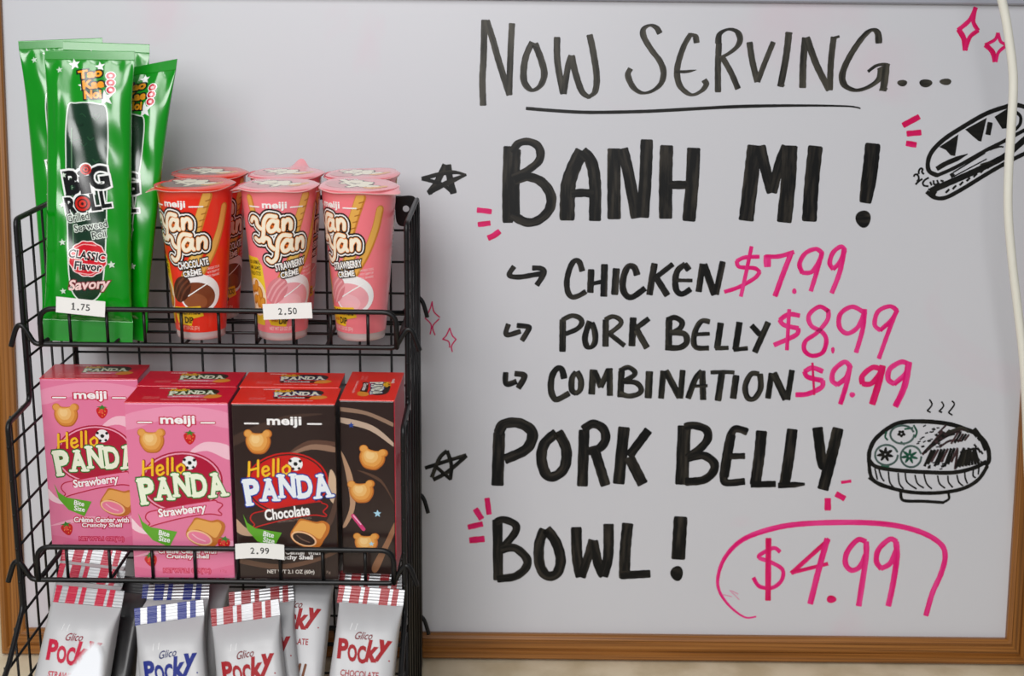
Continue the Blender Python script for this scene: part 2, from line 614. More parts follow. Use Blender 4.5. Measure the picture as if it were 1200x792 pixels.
class Ink:
    """marker strokes given in pixels of a crop of the photograph, laid on the board face"""
    def __init__(s, x0=0, y0=0, k=1.0):
        s.mb, s.n = MB(), 0
        s.at(x0, y0, k)
    def at(s, x0, y0, k):
        s.o = (x0, y0, k)
        return s
    def _pt(s, t):
        return [tuple(float(u) for u in a.split(',')) for a in t.split()]
    def place(s, p, h):
        x, y = on_board(p[0], p[1])
        return Vector((x, y, h))
    def fill(s, t, ink='black'):
        x0, y0, k = s.o
        p = [(x0 + a / k, y0 + b / k) for a, b in s._pt(t)]
        tri = tessellate_polygon([[Vector((a, b, 0)) for a, b in p]])
        s.n += 1
        h = 0.00012 + (s.n % 40) * 4e-6
        s.mb.add([s.place(a, h) for a in p], [tuple(q) for q in tri], INK[ink], uvs=[(a / 14 + 0.01, b / 14) for a, b in p])
    def dot(s, cx, cy, rx, ry, ink='black', rot=0):
        pts = []
        for i in range(22):
            a = 2 * pi * i / 22
            q = 1 + 0.05 * sin(3 * a + cx)
            x, y = rx * cos(a) * q, ry * sin(a) * q
            pts.append('%f,%f' % (cx + x * cos(rot) - y * sin(rot), cy + x * sin(rot) + y * cos(rot)))
        s.fill(' '.join(pts), ink)
    def st(s, w, t, ink='black', nib=0.7, tap=(1, 1), ang=-8, soft=True):
        x0, y0, k = s.o
        P = [Vector((x0 + a / k, y0 + b / k, 0)) for a, b in s._pt(t)]
        w = w / k * (1.22 if ink == 'fine' else 1.07)
        runs, cur = [], [P[0]]
        for i in range(1, len(P)):
            cur.append(P[i])
            if i < len(P) - 1:
                a, b = (P[i] - P[i - 1]), (P[i + 1] - P[i])
                if a.length > 0 and b.length > 0 and a.angle(b) > radians(78):
                    runs.append(cur)
                    cur = [P[i]]
        runs.append(cur)
        e1 = Vector((cos(radians(ang)), sin(radians(ang)), 0))
        e2 = Vector((-e1.y, e1.x, 0))
        for R in runs:
            n = len(R)
            Q = catmull(R, 7) if n > 2 else [R[0].lerp(R[-1], i / 8) for i in range(9)]
            L, acc = [0.0], 0.0
            for i in range(1, len(Q)):
                acc += (Q[i] - Q[i - 1]).length
                L.append(acc)
            s.n += 1
            h = 0.00012 + (s.n % 40) * 4e-6
            sd = random.random() * 50
            # round off the two ends a little
            t0 = (Q[1] - Q[0]).normalized()
            t1 = (Q[-1] - Q[-2]).normalized()
            e = min(w * 0.12, 1.2)
            Q = [Q[0] - t0 * e] + Q + [Q[-1] + t1 * e]
            L = [-e] + L + [acc + e]
            V, U, N = [], [], len(Q)
            for i in range(N):
                a, b = Q[max(0, i - 1)], Q[min(N - 1, i + 1)]
                tg = (b - a).normalized()
                nr = Vector((-tg.y, tg.x, 0))
                f = max(0.0, min(1.0, L[i] / acc if acc else 0))
                tp = tap[0] + (tap[1] - tap[0]) * f
                if tap[0] < 1 and tap[1] >= 1:
                    tp = min(1, tap[0] + (1 - tap[0]) * f * 3)
                if tap[1] < 1 and tap[0] >= 1:
                    tp = min(1, tap[1] + (1 - tap[1]) * (1 - f) * 3)
                hw = w / 2 * sqrt(nr.dot(e1) ** 2 + (nib * nr.dot(e2)) ** 2) * tp
                hw *= 1 + 0.035 * sin(L[i] * 0.55 + sd)
                if i in (0, N - 1):
                    hw *= 0.82
                for j in (-1, -0.5, 0, 0.5, 1):
                    V.append(s.place(Q[i] + nr * hw * j, h))
                    U.append((L[i] / 26 + sd, (j * 0.5 + 0.5) * max(0.3, w / 14) + sd))
            Fc = [(5 * i + j, 5 * i + j + 1, 5 * i + j + 6, 5 * i + j + 5) for i in range(N - 1) for j in range(4)]
            s.mb.add(V, Fc, INK[ink], uvs=U)
    def done(s, name, label):
        return s.mb.build(name, wb, label)

# heading
k = Ink(550, 10, 6)
T = 'thin'
k.st(44, '106,84 100,350 92,500 97,678', T); k.st(44, '122,88 165,220 210,380 282,604', T); k.st(42, '300,108 290,300 280,604', T)
k.st(46, '440,240 400,330 382,430 388,520 440,574 500,540 527,460 505,360 462,250', T, 0.5); k.st(26, '425,240 485,262', T)
k.st(44, '617,205 620,380 660,596', T); k.st(42, '664,596 695,400 716,335', T); k.st(44, '720,335 745,450 790,580 840,622 885,580 895,470 870,300 846,188', T, 0.5)
k.done('marker_lettering', 'thin dark heading lettering')
k = Ink(720, 10, 6)
k.st(42, '318,172 295,135 250,118 205,145 207,200 260,290 320,370 346,450 325,530 260,582 190,592 130,550 95,470 112,425', T, 0.45)
k.st(42, '578,238 568,196 535,182 490,260 452,370 440,460 465,550 540,606 610,580 645,535 632,505', T, 0.45)
k.st(22, '430,442 500,444 575,432', T, 0.9, (1, 0.2))
k.st(42, '735,245 728,400 728,584', T); k.st(42, '730,245 740,180 800,146 860,162 884,215 860,270 800,318 745,345', T, 0.42); k.st(40, '760,345 820,450 868,562', T)
k.st(42, '950,240 970,370 1004,512', T); k.st(38, '1008,512 1050,400 1116,238', T)
k.at(900, 10, 5.4545)
k.st(42, '133,155 115,310 80,495', T); k.st(14, '75,497 105,489', T); k.st(14, '110,160 155,158', T)
k.st(42, '238,190 225,340 221,503', T); k.st(42, '248,188 310,360 390,518', T); k.st(38, '420,185 402,340 395,518', T); k.st(18, '415,190 455,178', T, 0.9)
k.st(42, '708,218 700,155 660,138 600,190 520,310 475,420 490,490 560,522 640,502 705,455 722,400 716,380', T, 0.5)
k.st(20, '640,402 690,366 740,356 776,362', T, 0.9); k.st(44, '755,360 748,440 735,522', T); k.st(14, '712,522 762,512', T)
k.dot(858, 476, 32, 21, T); k.dot(1008, 477, 42, 26, T); k.dot(1135, 468, 38, 21, T)
k.done('marker_lettering', 'thin dark heading lettering')
k = Ink(550, 10, 6)
k.st(20, '400,702 600,718 850,730 1200,724 1420,714 1820,692 2100,684 2400,682 2640,686 2720,694 2748,702', 'fine', 1.0, (1, 0.45))
k.done('marker_underline', 'thin black underline')

# BANH MI !
k = Ink(490, 150, 5.4545)
k.st(66, '580,122 572,400 574,600'); k.st(66, '622,140 614,350 616,560', 'black')
k.st(52, '602,150 640,100 700,86 760,110 782,160 768,215 700,270 610,318', 'black', 0.85)
k.st(62, '622,335 700,312 790,345 848,430 838,520 770,588 690,602 602,556', 'black', 0.85)
k.st(92, '1045,150 1000,240 962,350 954,470 952,585'); k.st(74, '1052,150 1105,215 1130,350 1130,588'); k.st(50, '985,420 1050,414 1116,420', 'black', 1)
k.at(700, 150, 6.6)
k.st(98, '130,165 128,400 130,698'); k.st(84, '196,165 240,350 302,690'); k.st(92, '382,95 374,350 352,686')
k.st(98, '536,140 528,400 528,694'); k.st(98, '745,160 735,400 708,714'); k.st(62, '560,440 684,440', 'black', 1)
k.done('marker_lettering', 'bold black marker lettering')
k = Ink(850, 150, 5)
k.st(84, '172,106 150,300 122,538'); k.st(60, '205,108 235,240 272,374'); k.st(58, '275,374 320,200 356,110'); k.st(84, '378,108 370,300 345,548')
k.st(82, '528,110 505,330 492,542'); k.st(86, '864,95 848,250 820,434', 'black', 0.7, (1, 0.8)); k.dot(808, 532, 45, 51)
k.done('marker_lettering', 'bold black marker lettering')

# three fillings, black
k = Ink(580, 290, 6.6667)
k.st(44, '682,182 660,115 625,102 590,150 563,250 568,340 600,385 650,378 708,345', 'black', 0.85); k.st(50, '752,175 745,348'); k.st(52, '856,135 850,378'); k.st(32, '760,282 840,266', 'black', 1); k.st(54, '948,168 935,364'); k.st(50, '1110,212 1088,155 1040,150 1005,230 1000,320 1030,378 1080,384 1170,320', 'black', 0.85)
k.at(740, 280, 4.444)
k.st(34, '120,130 108,200 94,288'); k.st(28, '214,132 140,190 118,208', 'black', 0.9); k.st(34, '128,200 186,292'); k.st(32, '298,160 278,132 240,165 228,220 236,270 265,286 306,262', 'black', 0.85); k.st(18, '235,215 316,216', 'black', 1)
k.st(32, '370,132 350,272'); k.st(36, '378,135 432,288'); k.st(32, '475,120 440,286')
k.done('marker_lettering', 'black marker lettering of a filling')
k = Ink(580, 360, 6.6667)
k.st(50, '530,100 528,342', 'mid'); k.st(42, '528,98 600,66 662,84 678,125 640,170 556,206', 'mid', 0.85)
k.st(46, '738,112 704,230 716,300 750,312 782,270 780,190 756,125', 'mid'); k.st(48, '866,100 864,302', 'mid'); k.st(38, '862,95 920,72 975,95 980,135 900,202', 'mid', 0.9); k.st(42, '892,205 1010,298', 'mid')
k.st(52, '1080,85 1070,298', 'mid'); k.st(44, '1200,90 1100,165', 'mid', 0.9); k.st(50, '1110,180 1186,314', 'mid')
k.done('marker_lettering', 'black marker lettering of a filling')
k = Ink(740, 350, 3.636)
k.st(28, '160,90 158,216', 'mid'); k.st(24, '152,90 185,80 215,100 205,128 166,148', 'mid', 0.9); k.st(26, '166,144 225,150 235,185 205,208 146,208', 'mid', 0.9)
k.st(24, '332,98 300,95 275,130 265,180 278,208 328,210', 'mid', 0.85); k.st(16, '272,152 332,149', 'mid', 1)
k.st(27, '380,105 365,210', 'mid'); k.st(18, '358,211 412,209', 'mid', 1); k.st(27, '460,102 443,215', 'mid'); k.st(18, '436,217 494,211', 'mid', 1); k.st(25, '513,115 546,152', 'mid'); k.st(27, '582,102 526,226', 'mid')
k.done('marker_lettering', 'black marker lettering of a filling')
k = Ink(580, 420, 6)
k.st(44, '486,138 470,78 435,72 400,130 394,220 415,278 445,286 520,245', 'mid', 0.85); k.st(42, '568,98 542,140 541,220 570,246 600,218 604,150 578,95', 'mid')
k.st(46, '690,82 680,248', 'mid'); k.st(42, '700,90 745,198', 'mid'); k.st(42, '745,198 798,80', 'mid'); k.st(42, '806,72 808,258', 'mid')
k.st(44, '890,90 882,268', 'mid'); k.st(36, '878,85 935,62 980,90 975,120 905,160', 'mid', 0.9); k.st(38, '905,162 990,170 1028,212 1010,248 940,264 880,245', 'mid', 0.9); k.st(50, '1086,95 1078,274', 'mid')
k.at(760, 415, 3.75)
k.st(26, '65,75 55,192', 'mid'); k.st(29, '76,75 136,188', 'mid'); k.st(25, '150,72 140,192', 'mid')
k.st(27, '232,75 205,110 174,192', 'mid'); k.st(27, '236,75 240,198', 'mid'); k.st(14, '200,140 258,138', 'mid', 1)
k.st(17, '274,80 330,78 376,80', 'mid', 1); k.st(29, '322,85 305,202', 'mid'); k.st(29, '385,95 372,192', 'mid')
k.st(25, '484,86 450,88 425,140 435,190 465,194 492,150 490,88', 'mid', 0.85); k.st(25, '540,85 525,192', 'mid'); k.st(31, '550,85 602,196', 'mid'); k.st(25, '630,72 610,198', 'mid')
k.done('marker_lettering', 'black marker lettering of a filling')

# PORK BELLY BOWL!
k = Ink(490, 480, 4)
D = 'black'
k.st(54, '380,110 372,352', D); k.st(50, '378,108 402,68 470,62 528,95 533,140 500,190 408,232', D, 0.9)
k.st(48, '645,110 592,160 578,230 600,302 640,312 686,270 694,185 656,106', D, 0.9)
k.st(48, '778,98 770,355', D); k.st(42, '776,92 820,66 868,90 878,140 850,180 800,195', D, 0.9); k.st(46, '828,192 878,352', D)
k.st(52, '965,85 940,344', D); k.st(42, '1078,98 990,215', D, 0.9); k.st(50, '990,225 1052,346', D)
k.done('marker_lettering', 'bold black marker lettering')
k = Ink(770, 480, 5)
k.st(74, '160,98 145,434', D); k.st(48, '165,100 215,92 285,115 298,165 260,220 180,280', D, 0.9); k.st(50, '186,282 270,268 332,310 328,365 270,412 170,422', D, 0.9)
k.st(46, '526,130 490,116 452,116 425,170 400,300 390,400 412,428 510,420', D, 0.85); k.st(50, '435,150 395,390', D); k.st(34, '430,273 512,271', D, 1)
k.st(62, '612,128 600,260 575,438', D); k.st(36, '552,438 692,435', D, 1); k.st(62, '792,118 772,280 745,446', D); k.st(32, '712,444 862,436', D, 1, (1, 0.5)); k.st(58, '940,108 965,300 985,336', D); k.st(66, '1060,112 1020,280 972,464', D)
k.done('marker_lettering', 'bold black marker lettering')
k = Ink(540, 570, 4.2857)
k.st(48, '184,170 188,466', D); k.st(38, '178,178 215,166 272,190 272,232 206,312', D, 0.9); k.st(42, '204,318 270,308 330,360 325,410 270,452 186,462', D, 0.9)
k.st(50, '418,218 394,290 396,390 430,446 480,438 502,370 478,280 432,216', D, 0.9)
k.st(52, '580,208 584,350 602,450', D); k.st(44, '606,452 640,350 662,272', D); k.st(46, '666,276 690,390 716,446', D); k.st(50, '716,448 740,350 742,192', D)
k.st(54, '838,188 825,330 822,458', D); k.st(38, '806,446 948,438', D, 1); k.st(66, '1104,155 1092,362', D); k.dot(1085, 436, 32, 38)
k.done('marker_lettering', 'bold black marker lettering')

# prices in pink
k = Ink(740, 280, 4.444)
k.st(20, '665,92 590,96 548,115 562,145 640,152 668,172 640,205 560,250 485,275', 'pink', 1); k.st(20, '625,40 600,160 570,298', 'pink')
k.st(36, '706,88 708,142', 'pink'); k.st(22, '698,92 770,90 845,68', 'pink', 1); k.st(28, '832,72 790,180 748,296', 'pink'); k.dot(848, 272, 12, 15, 'pink')
k.st(24, '995,75 960,52 905,75 875,130 890,176 940,170 980,110 992,72', 'pink', 0.9); k.st(24, '992,72 962,180 934,270', 'pink')
k.st(24, '1112,58 1090,40 1050,70 1032,125 1050,156 1085,120 1110,60', 'pink', 0.9); k.st(26, '1108,50 1085,170 1043,280', 'pink')
k.done('price_lettering', 'pink marker price')
k = Ink(740, 350, 3.636)
k.st(19, '716,72 670,66 632,90 650,112 710,126 700,155 608,197', 'pink', 1); k.st(16, '672,46 662,218', 'pink')
k.st(19, '838,52 800,34 756,70 766,115 810,140 830,175 815,228 770,243 737,220 742,180 790,145 835,90 838,48', 'pink', 0.9); k.dot(858, 219, 8, 14, 'pink')
k.st(20, '990,58 940,34 890,65 886,120 920,148 965,120 992,60', 'pink', 0.9); k.st(20, '994,46 985,130 957,228', 'pink')
k.st(19, '1132,50 1100,32 1050,55 1036,110 1060,134 1108,90 1132,48', 'pink', 0.9); k.st(19, '1130,50 1095,140 1054,254', 'pink')
k.done('price_lettering', 'pink marker price')
k = Ink(760, 415, 3.75)
k.st(21, '765,75 720,60 686,76 700,100 765,116 760,145 700,174 648,178', 'pink', 1); k.st(10, '720,38 728,178', 'red')
k.st(22, '885,52 860,34 815,70 807,115 830,134 870,100 886,52', 'pink', 0.9); k.st(22, '885,50 870,130 843,218', 'pink'); k.dot(895, 178, 13, 12, 'pink')
k.st(24, '1025,68 985,58 940,95 940,130 980,128 1022,78', 'red', 0.9); k.st(30, '1028,52 1010,130 983,218', 'red')
k.st(23, '1146,45 1110,34 1060,65 1053,110 1080,130 1130,85 1142,45', 'pink', 0.9); k.st(28, '1144,36 1125,140 1085,228', 'pink')
k.done('price_lettering', 'pink marker price')
k = Ink(820, 600, 4)
k.st(24, '262,490 210,492 140,440 92,370 86,300 120,210 200,130 330,80 480,55 720,48 900,60 1040,95 1130,150 1150,210 1130,290 1090,380 1060,484', 'pink', 1, (0.3, 1))
k.st(18, '376,186 345,168 282,200 278,215 340,238 388,270 383,320 340,354 280,348 252,308', 'pink', 1); k.st(26, '322,124 320,412', 'red')
k.st(20, '605,128 430,286', 'red', 1); k.st(17, '430,284 510,264 600,242', 'red', 1); k.st(28, '598,126 560,260 518,428', 'pink'); k.dot(617, 408, 23, 18, 'red')
k.st(25, '778,138 740,130 692,185 683,240 710,272 750,256 778,200', 'pink', 0.9); k.st(26, '780,140 778,220 745,438', 'pink')
k.st(25, '922,138 890,127 838,175 828,230 850,264 892,240 920,180', 'pink', 0.9); k.st(27, '920,140 924,210 905,340 884,438', 'pink')
k.st(4, '110,386 150,396', 'pale', 1); k.st(4, '140,365 185,410', 'pale', 1); k.st(4, '150,368 180,384', 'pale', 1)
k.done('price_lettering', 'circled pink marker price')

# doodles
k = Ink(490, 180, 7.2)
k.st(52, '96,328 160,240 228,98', 'black', 0.9); k.st(54, '252,98 268,210 298,332', 'black', 0.9); k.st(30, '292,330 200,258 34,212', 'black', 1); k.st(34, '34,212 200,168 310,158 400,178', 'black', 1, (1, 0.5)); k.st(46, '402,178 230,254 86,330', 'black', 0.9, (0.5, 1))
k.done('star_doodle', 'black filled-in star')
k = Ink(490, 480, 4)
k.st(17, '34,273 130,242 224,213', 'mid', 1); k.st(18, '226,216 140,290 72,328', 'mid', 1); k.st(18, '64,316 100,228 134,194', 'mid', 1); k.st(18, '136,194 156,260 150,326', 'mid', 1); k.st(16, '152,326 80,264', 'mid', 1)
k.done('star_doodle', 'dark outlined star')
for x0, y0, q, a, h in ((580, 290, 6.6667, '148,150 112,205 130,226 200,230 300,214 362,204', '295,160 360,164 384,200 328,292'), (580, 360, 6.6667, '105,134 85,200 110,215 198,188', '175,142 250,150 264,170 212,258'), (580, 420, 6, '76,100 74,165 95,180 150,162', '142,106 200,115 204,140 165,206')):
    k = Ink(x0, y0, q)
    k.st(38, a, 'black', 1)
    k.st(42, h, 'black', 0.9)
    k.done('arrow_doodle', 'black hooked arrow')
k = Ink(1080, 0, 9.9)
k.st(48, '628,88 560,230 425,348', 'red', 1); k.st(60, '430,345 490,450 506,580', 'red', 1); k.st(46, '622,95 600,250 655,352', 'red', 1); k.st(46, '655,355 560,430 506,580', 'red', 1)
k.done('sparkle_doodle', 'bold pink sparkle')
k.mb = MB()
k.st(36, '884,384 850,460 738,520', 'red', 1); k.st(56, '742,522 820,600 852,712', 'red', 1); k.st(36, '888,384 915,480 974,514', 'red', 1); k.st(36, '974,534 890,610 862,716', 'red', 1)
k.done('sparkle_doodle', 'bold pink sparkle')
k = Ink(485, 340, 5.657)
for t in ('120,75 132,140 172,180', '168,190 125,240 140,298', '122,75 105,130 75,185', '75,185 115,230 108,292', '|', '237,250 255,300 280,325', '280,325 250,370 255,408', '237,250 215,300 190,325', '190,325 230,340 238,380'):
    if t == '|':
        k.done('sparkle_doodle', 'thin pink sparkle')
        k.mb = MB()
        continue
    k.st(8, t, 'red', 1)
k.done('sparkle_doodle', 'thin pink sparkle')
for x0, y0, q, L in ((490, 180, 7.2, (('500,476 560,482 616,490', 42), ('508,598 560,592 606,586', 42), ('592,712 640,690 686,656', 46))), (1050, 110, 5.66, (('48,208 152,152', 36), ('74,264 164,256', 36), ('70,328 132,338', 36))),
                     (770, 480, 5, (('1080,426 1136,418', 17), ('1050,494 1098,520', 32), ('1000,522 1000,586', 36))), (540, 570, 4.2857, (('132,60 142,138', 26), ('74,114 104,162', 28), ('38,204 108,188', 26), ('46,270 116,263', 30)))):
    k = Ink(x0, y0, q)
    for t, w in L:
        k.st(w, t, 'red', 1)
    k.done('accent_dashes', 'short pink dashes')

k = Ink(1050, 110, 5.66)
B = 'fine'
_st = k.st
k.st = lambda w, *q: _st(w * (1.12 if w > 15 else 0.9), *q)
k.st(22, '272,540 220,512 212,450 240,380 320,300 450,215 600,130 740,82 800,74 860,88', B, 1); k.st(18, '270,542 400,484 600,372 700,322 860,236', B, 1)
k.fill('286,352 414,268 404,340 392,412 362,408 330,372', B); k.fill('458,236 602,158 566,316 546,312 510,282', B); k.fill('652,152 744,94 770,170 738,228 704,232', B); k.st(26, '624,192 610,268', B, 1)
k.st(24, '272,496 330,462 400,432 472,400', B, 1, (1, 0.2)); k.st(9, '378,522 590,392', B, 1); k.st(8, '382,548 600,432', B, 1); k.st(16, '795,120 825,150 822,200 790,238', B, 1); k.st(10, '620,372 660,358 690,350 712,352', B, 1)
k.st(30, '236,640 350,590 500,524 650,452 740,400 860,296', B, 1); k.st(14, '360,540 372,528 385,540 366,552', B, 1)
k.st(20, '204,650 250,685 320,690 420,642 600,532 740,452 860,392', B, 1); k.st(14, '230,642 262,664', B, 1)
for i in range(11):
    x = 330 + i * 46
    y = 655 - i * 24 - (i * i) * 0.5
    k.st(13, '%d,%d %d,%d' % (x, y, x + 22, y - 22), B, 1)
for t in ('150,530 152,508 164,494 176,500 172,518 184,532', '118,548 124,536 138,534 148,546 150,564 140,580', '130,600 150,580 174,564', '216,556 192,570 178,590 186,608 214,612', '226,584 236,606', '248,574 252,598 268,600 286,590', '272,572 278,590', '296,574 314,580', '225,640 240,660 262,668', '214,632 250,640 268,656'):
    k.st(12, t, B, 1)
k.st(12, '560,470 610,455 650,460', 'mid', 1)
k.done('sandwich_drawing', 'black marker drawing of a filled baguette')

k = Ink(1010, 480, 6.6)
k.st(28, '55,402 62,310 120,210 270,108 450,90 650,106 780,142 900,196 968,280 984,380 960,432', B, 1); k.st(26, '58,392 110,440 250,466 480,482 700,486 860,452 962,402', B, 1); k.st(24, '55,400 66,500 110,560 250,612 400,640 600,642 780,610 900,540 970,436', B, 1); k.st(14, '52,528 150,590 300,624', B, 1); k.st(20, '300,640 308,690 350,706 480,708 632,718', B, 1); k.st(16, '670,650 672,690 630,716', B, 1); k.st(30, '868,150 920,220 960,310', B, 1)
for t in ('100,455 120,540', '130,455 150,520 172,552', '205,480 216,560 250,606', '280,490 290,570 322,612', '335,490 350,560 422,612', '410,505 430,570 478,604', '480,500 500,570 540,612', '585,510 600,570 642,606', '665,510 670,560 702,600', '735,505 750,560 782,588', '795,480 800,530 816,570', '862,460 860,510 880,526', '905,445 900,500'):
    k.st(11, t, B, 1)
for cx, cy, rx, ry in ((190, 350, 88, 78), (380, 362, 80, 82), (312, 192, 92, 70)):
    pts = ['%f,%f' % (cx + rx * cos(a * 0.5), cy + ry * sin(a * 0.5)) for a in range(13)]
    k.st(15, ' '.join(pts), 'greygreen', 1)
for cx, cy, R, ink, n in ((180, 345, 62, 'fine', 7), (368, 360, 64, 'green', 7), (305, 185, 30, 'fine', 5)):
    for i in range(n):
        a = 2 * pi * i / n + 0.3
        k.st(20, '%f,%f %f,%f' % (cx + 8 * cos(a), cy + 8 * sin(a), cx + R * cos(a), cy + R * 0.85 * sin(a)), ink, 1, (1, 0.5))
for t in ('190,170 180,210 200,235', '400,120 425,170 410,215', '330,270 300,250', '150,430 210,440', '330,150 395,140'):
    k.st(14, t, 'green', 1)
rnd = random.Random(3)
for i in range(40):
    x, y = rnd.uniform(420, 600), rnd.uniform(125, 290)
    if i > 24:
        x, y = rnd.uniform(500, 700), rnd.uniform(400, 460)
    a = rnd.uniform(-0.6, 0.6)
    k.st(8, '%f,%f %f,%f' % (x, y, x + 22 * cos(a), y - 10 * sin(a) - 6), B, 1)
for i in range(12):
    k.st(20, '%f,%f %f,%f %f,%f' % (468 + i * 17, 345 - i * 15, 545 + i * 20, 262 - i * 11, 625 + i * 18, 165 - i * 2 + (i % 3) * 14), ('brown', 'fine', 'brown', 'mid')[i % 4], 1)
for i in range(9):
    k.st(17, '%f,%f %f,%f' % (484 + i * 26, 436 - (i % 3) * 16, 540 + i * 25, 312 - i * 2), ('fine', 'fine', 'brown')[i % 3], 1)
for i in range(8):
    k.st(19, '%f,%f %f,%f' % (728 + i * 25, 446 - i * 4, 790 + i * 12, 296 + (i % 3) * 14), ('fine', 'fine', 'mid')[i % 3], 1)
for i in range(5):
    k.st(15, '%f,%f %f,%f' % (690 + i * 26, 262 - i * 6, 740 + i * 22, 180 + i * 3), ('brown', 'fine')[i % 2], 1)
for i in range(9):
    k.st(13, '%f,%f %f,%f' % (868 + (i % 3) * 26, 190 + i * 26, 886 + (i % 3) * 24, 212 + i * 26), 'fine', 1)
k.st(16, '600,290 680,240 770,240', 'brown', 1); k.st(14, '590,180 650,120', 'brown', 1); k.st(18, '740,310 720,460', 'brown', 1); k.st(14, '760,330 880,300 915,330', 'fine', 1)
k.at(1000, 460, 5.66)
for t in ('505,45 521,80 490,120 512,131', '585,60 598,88 568,124 588,131', '655,55 669,80 630,132 656,149'):
    k.st(9, t, B, 1)
k.done('rice_bowl_drawing', 'black marker drawing of a steaming rice bowl')

# ------------------------------------------------------------------ white cable hanging in front of the board
pts = []
for i, (a, b_) in enumerate([(1150, -90), (1174, 0), (1183, 50), (1187.5, 95), (1185, 150), (1182, 200), (1181.5, 250), (1186.5, 310), (1193, 365), (1199, 420), (1202, 470), (1204, 530), (1207, 600), (1209, 680)]):
    pts.append(PY(a, b_, 1.155))
last = pts[-1]
pts += [Vector((last.x + 0.004, 1.150, ZC + 0.03)), Vector((last.x + 0.02, 1.14, ZC + 0.0052)), Vector((last.x + 0.12, 1.10, ZC + 0.0045))]
mb = MB()
mb.tube(catmull(pts, 6), 0.0036, bump(M((236, 234, 222), 0.45, var=0.04), 60, 0.0006), 12)
o = mb.build('power_cable')
o['label'] = 'white cable hanging down in front of the whiteboard right edge'
o['category'] = 'cable'

# ------------------------------------------------------------------ wire display rack
STEEL = M((11, 11, 13), 0.42, 0.0, 0.05, var=0.1, scale=120, spec=0.4)
XL, XR = -0.3755, -0.0805
YR, Y1, Y2, Y3 = 1.180, 1.060, 1.010, 0.905
def zz(rel):
    return CZ + rel
ZT, Z12, Z23, Z3 = zz(-0.186), zz(-0.3295), zz(-0.4805), zz(-0.5255)
rack = thing('display_rack', 'black wire three-tier snack rack standing on the counter', 'rack', loc=((XL + XR) / 2, 1.05, ZC))
RL = rack.location.copy()
def rk(p):
    return Vector(p) - RL
GR, FR = 0.00105, 0.0021
def rack_part(name, mb, parent=rack):
    return mb.build(name, parent)
side_prof = [(YR, ZC + 0.002), (YR, ZT), (Y1, ZT), (Y1, Z12), (Y2, Z12 - 0.002), (Y2, Z23), (Y2 - 0.04, Z23 - 0.030), (Y3, Z3 - 0.012), (Y3, ZC + 0.002)]
def front_at(z):
    if z > Z12:
        return Y1
    if z > Z23:
        return Y2
    if z > Z23 - 0.03:
        return Y2 - 0.04 * (Z23 - z) / 0.03
    if z > Z3 - 0.012:
        return Y2 - 0.04 - (Y2 - 0.04 - Y3) * (Z23 - 0.03 - z) / (Z23 - 0.03 - Z3 + 0.012)
    return Y3
for X in (XL, XR):
    mb = MB()
    loop = fillet([(X, y, z) for y, z in side_prof], 0.006) 
    mb.tube([rk(p) for p in loop], FR, STEEL, 10)
    mb.tube([rk((X, YR, ZC + 0.0022)), rk((X, Y3, ZC + 0.0022))], FR, STEEL, 8)
    s = 1 if X > -0.2 else -1
    z = ZT - 0.027
    while z > ZC + 0.01:
        yf = front_at(z)
        mb.tube([rk((X, yf - 0.0035, z)), rk((X, YR + 0.002, z))], GR, STEEL, 6)
        z -= 0.0272
    y = YR - 0.0265
    while y > Y3 + 0.006:
        zt = ZT if y > Y1 else (Z12 if y > Y2 else (Z23 - (Y2 - y) * 0.75 if y > Y2 - 0.04 else Z23 - 0.03 - (Y2 - 0.04 - y) * 0.42))
        mb.tube([rk((X + s * 0.0022, y, zt)), rk((X + s * 0.0022, y, ZC + 0.003))], GR, STEEL, 6)
        y -= 0.0262
    rack_part('side_panel', mb)
mb = MB()
mb.tube([rk(p) for p in fillet([(XL, YR + 0.003, ZC + 0.02), (XL, YR + 0.003, ZT), (XR, YR + 0.003, ZT), (XR, YR + 0.003, ZC + 0.02)], 0.008)], FR, STEEL, 8)
x = XL + 0.027
while x < XR - 0.01:
    mb.tube([rk((x, YR + 0.0035, ZC + 0.02)), rk((x, YR + 0.0035, ZT))], GR, STEEL, 6)
    x += 0.0272
z = ZT - 0.027
while z > ZC + 0.03:
    mb.tube([rk((XL, YR + 0.0015, z)), rk((XR, YR + 0.0015, z))], GR, STEEL, 6)
    z -= 0.0272
mb.tube([rk((XL, YR + 0.003, ZC + 0.02)), rk((XR, YR + 0.003, ZC + 0.02))], FR, STEEL, 8)
rack_part('back_panel', mb)
for X, s in ((XL, 1), (XR, -1)):             # screw plates at the top corners
    mb = MB()
    c = Vector((X + s * 0.0090, YR + 0.0005, ZT - 0.0075))
    out = [(-0.0075, 0.0085), (0.004, 0.010), (0.008, 0.006), (0.0085, -0.004), (0.004, -0.0125), (-0.003, -0.016), (-0.0085, -0.012), (-0.0095, 0.004)]
    out = [(p.x, p.y) for p in catmull([(a, b_, 0) for a, b_ in out], 4, True)]
    n = 14
    hole = [(0.0028 * cos(2 * pi * i / n) - 0.0005, 0.0028 * sin(2 * pi * i / n) - 0.001) for i in range(n)]
    tri = tessellate_polygon([[Vector((a, b_, 0)) for a, b_ in out], [Vector((a, b_, 0)) for a, b_ in hole]])
    al = out + hole
    V = [rk(c + Vector((a * -s, 0, b_))) for a, b_ in al] + [rk(c + Vector((a * -s, 0.0018, b_))) for a, b_ in al]
    N = len(al)
    Fc = [tuple(t) for t in tri] + [tuple(i + N for i in t) for t in tri]
    for st, ln in ((0, len(out)), (len(out), n)):
        Fc += [(st + i, st + (i + 1) % ln, N + st + (i + 1) % ln, N + st + i) for i in range(ln)]
    mb.add(V, Fc, STEEL)
    rack_part('screw_plate', mb)

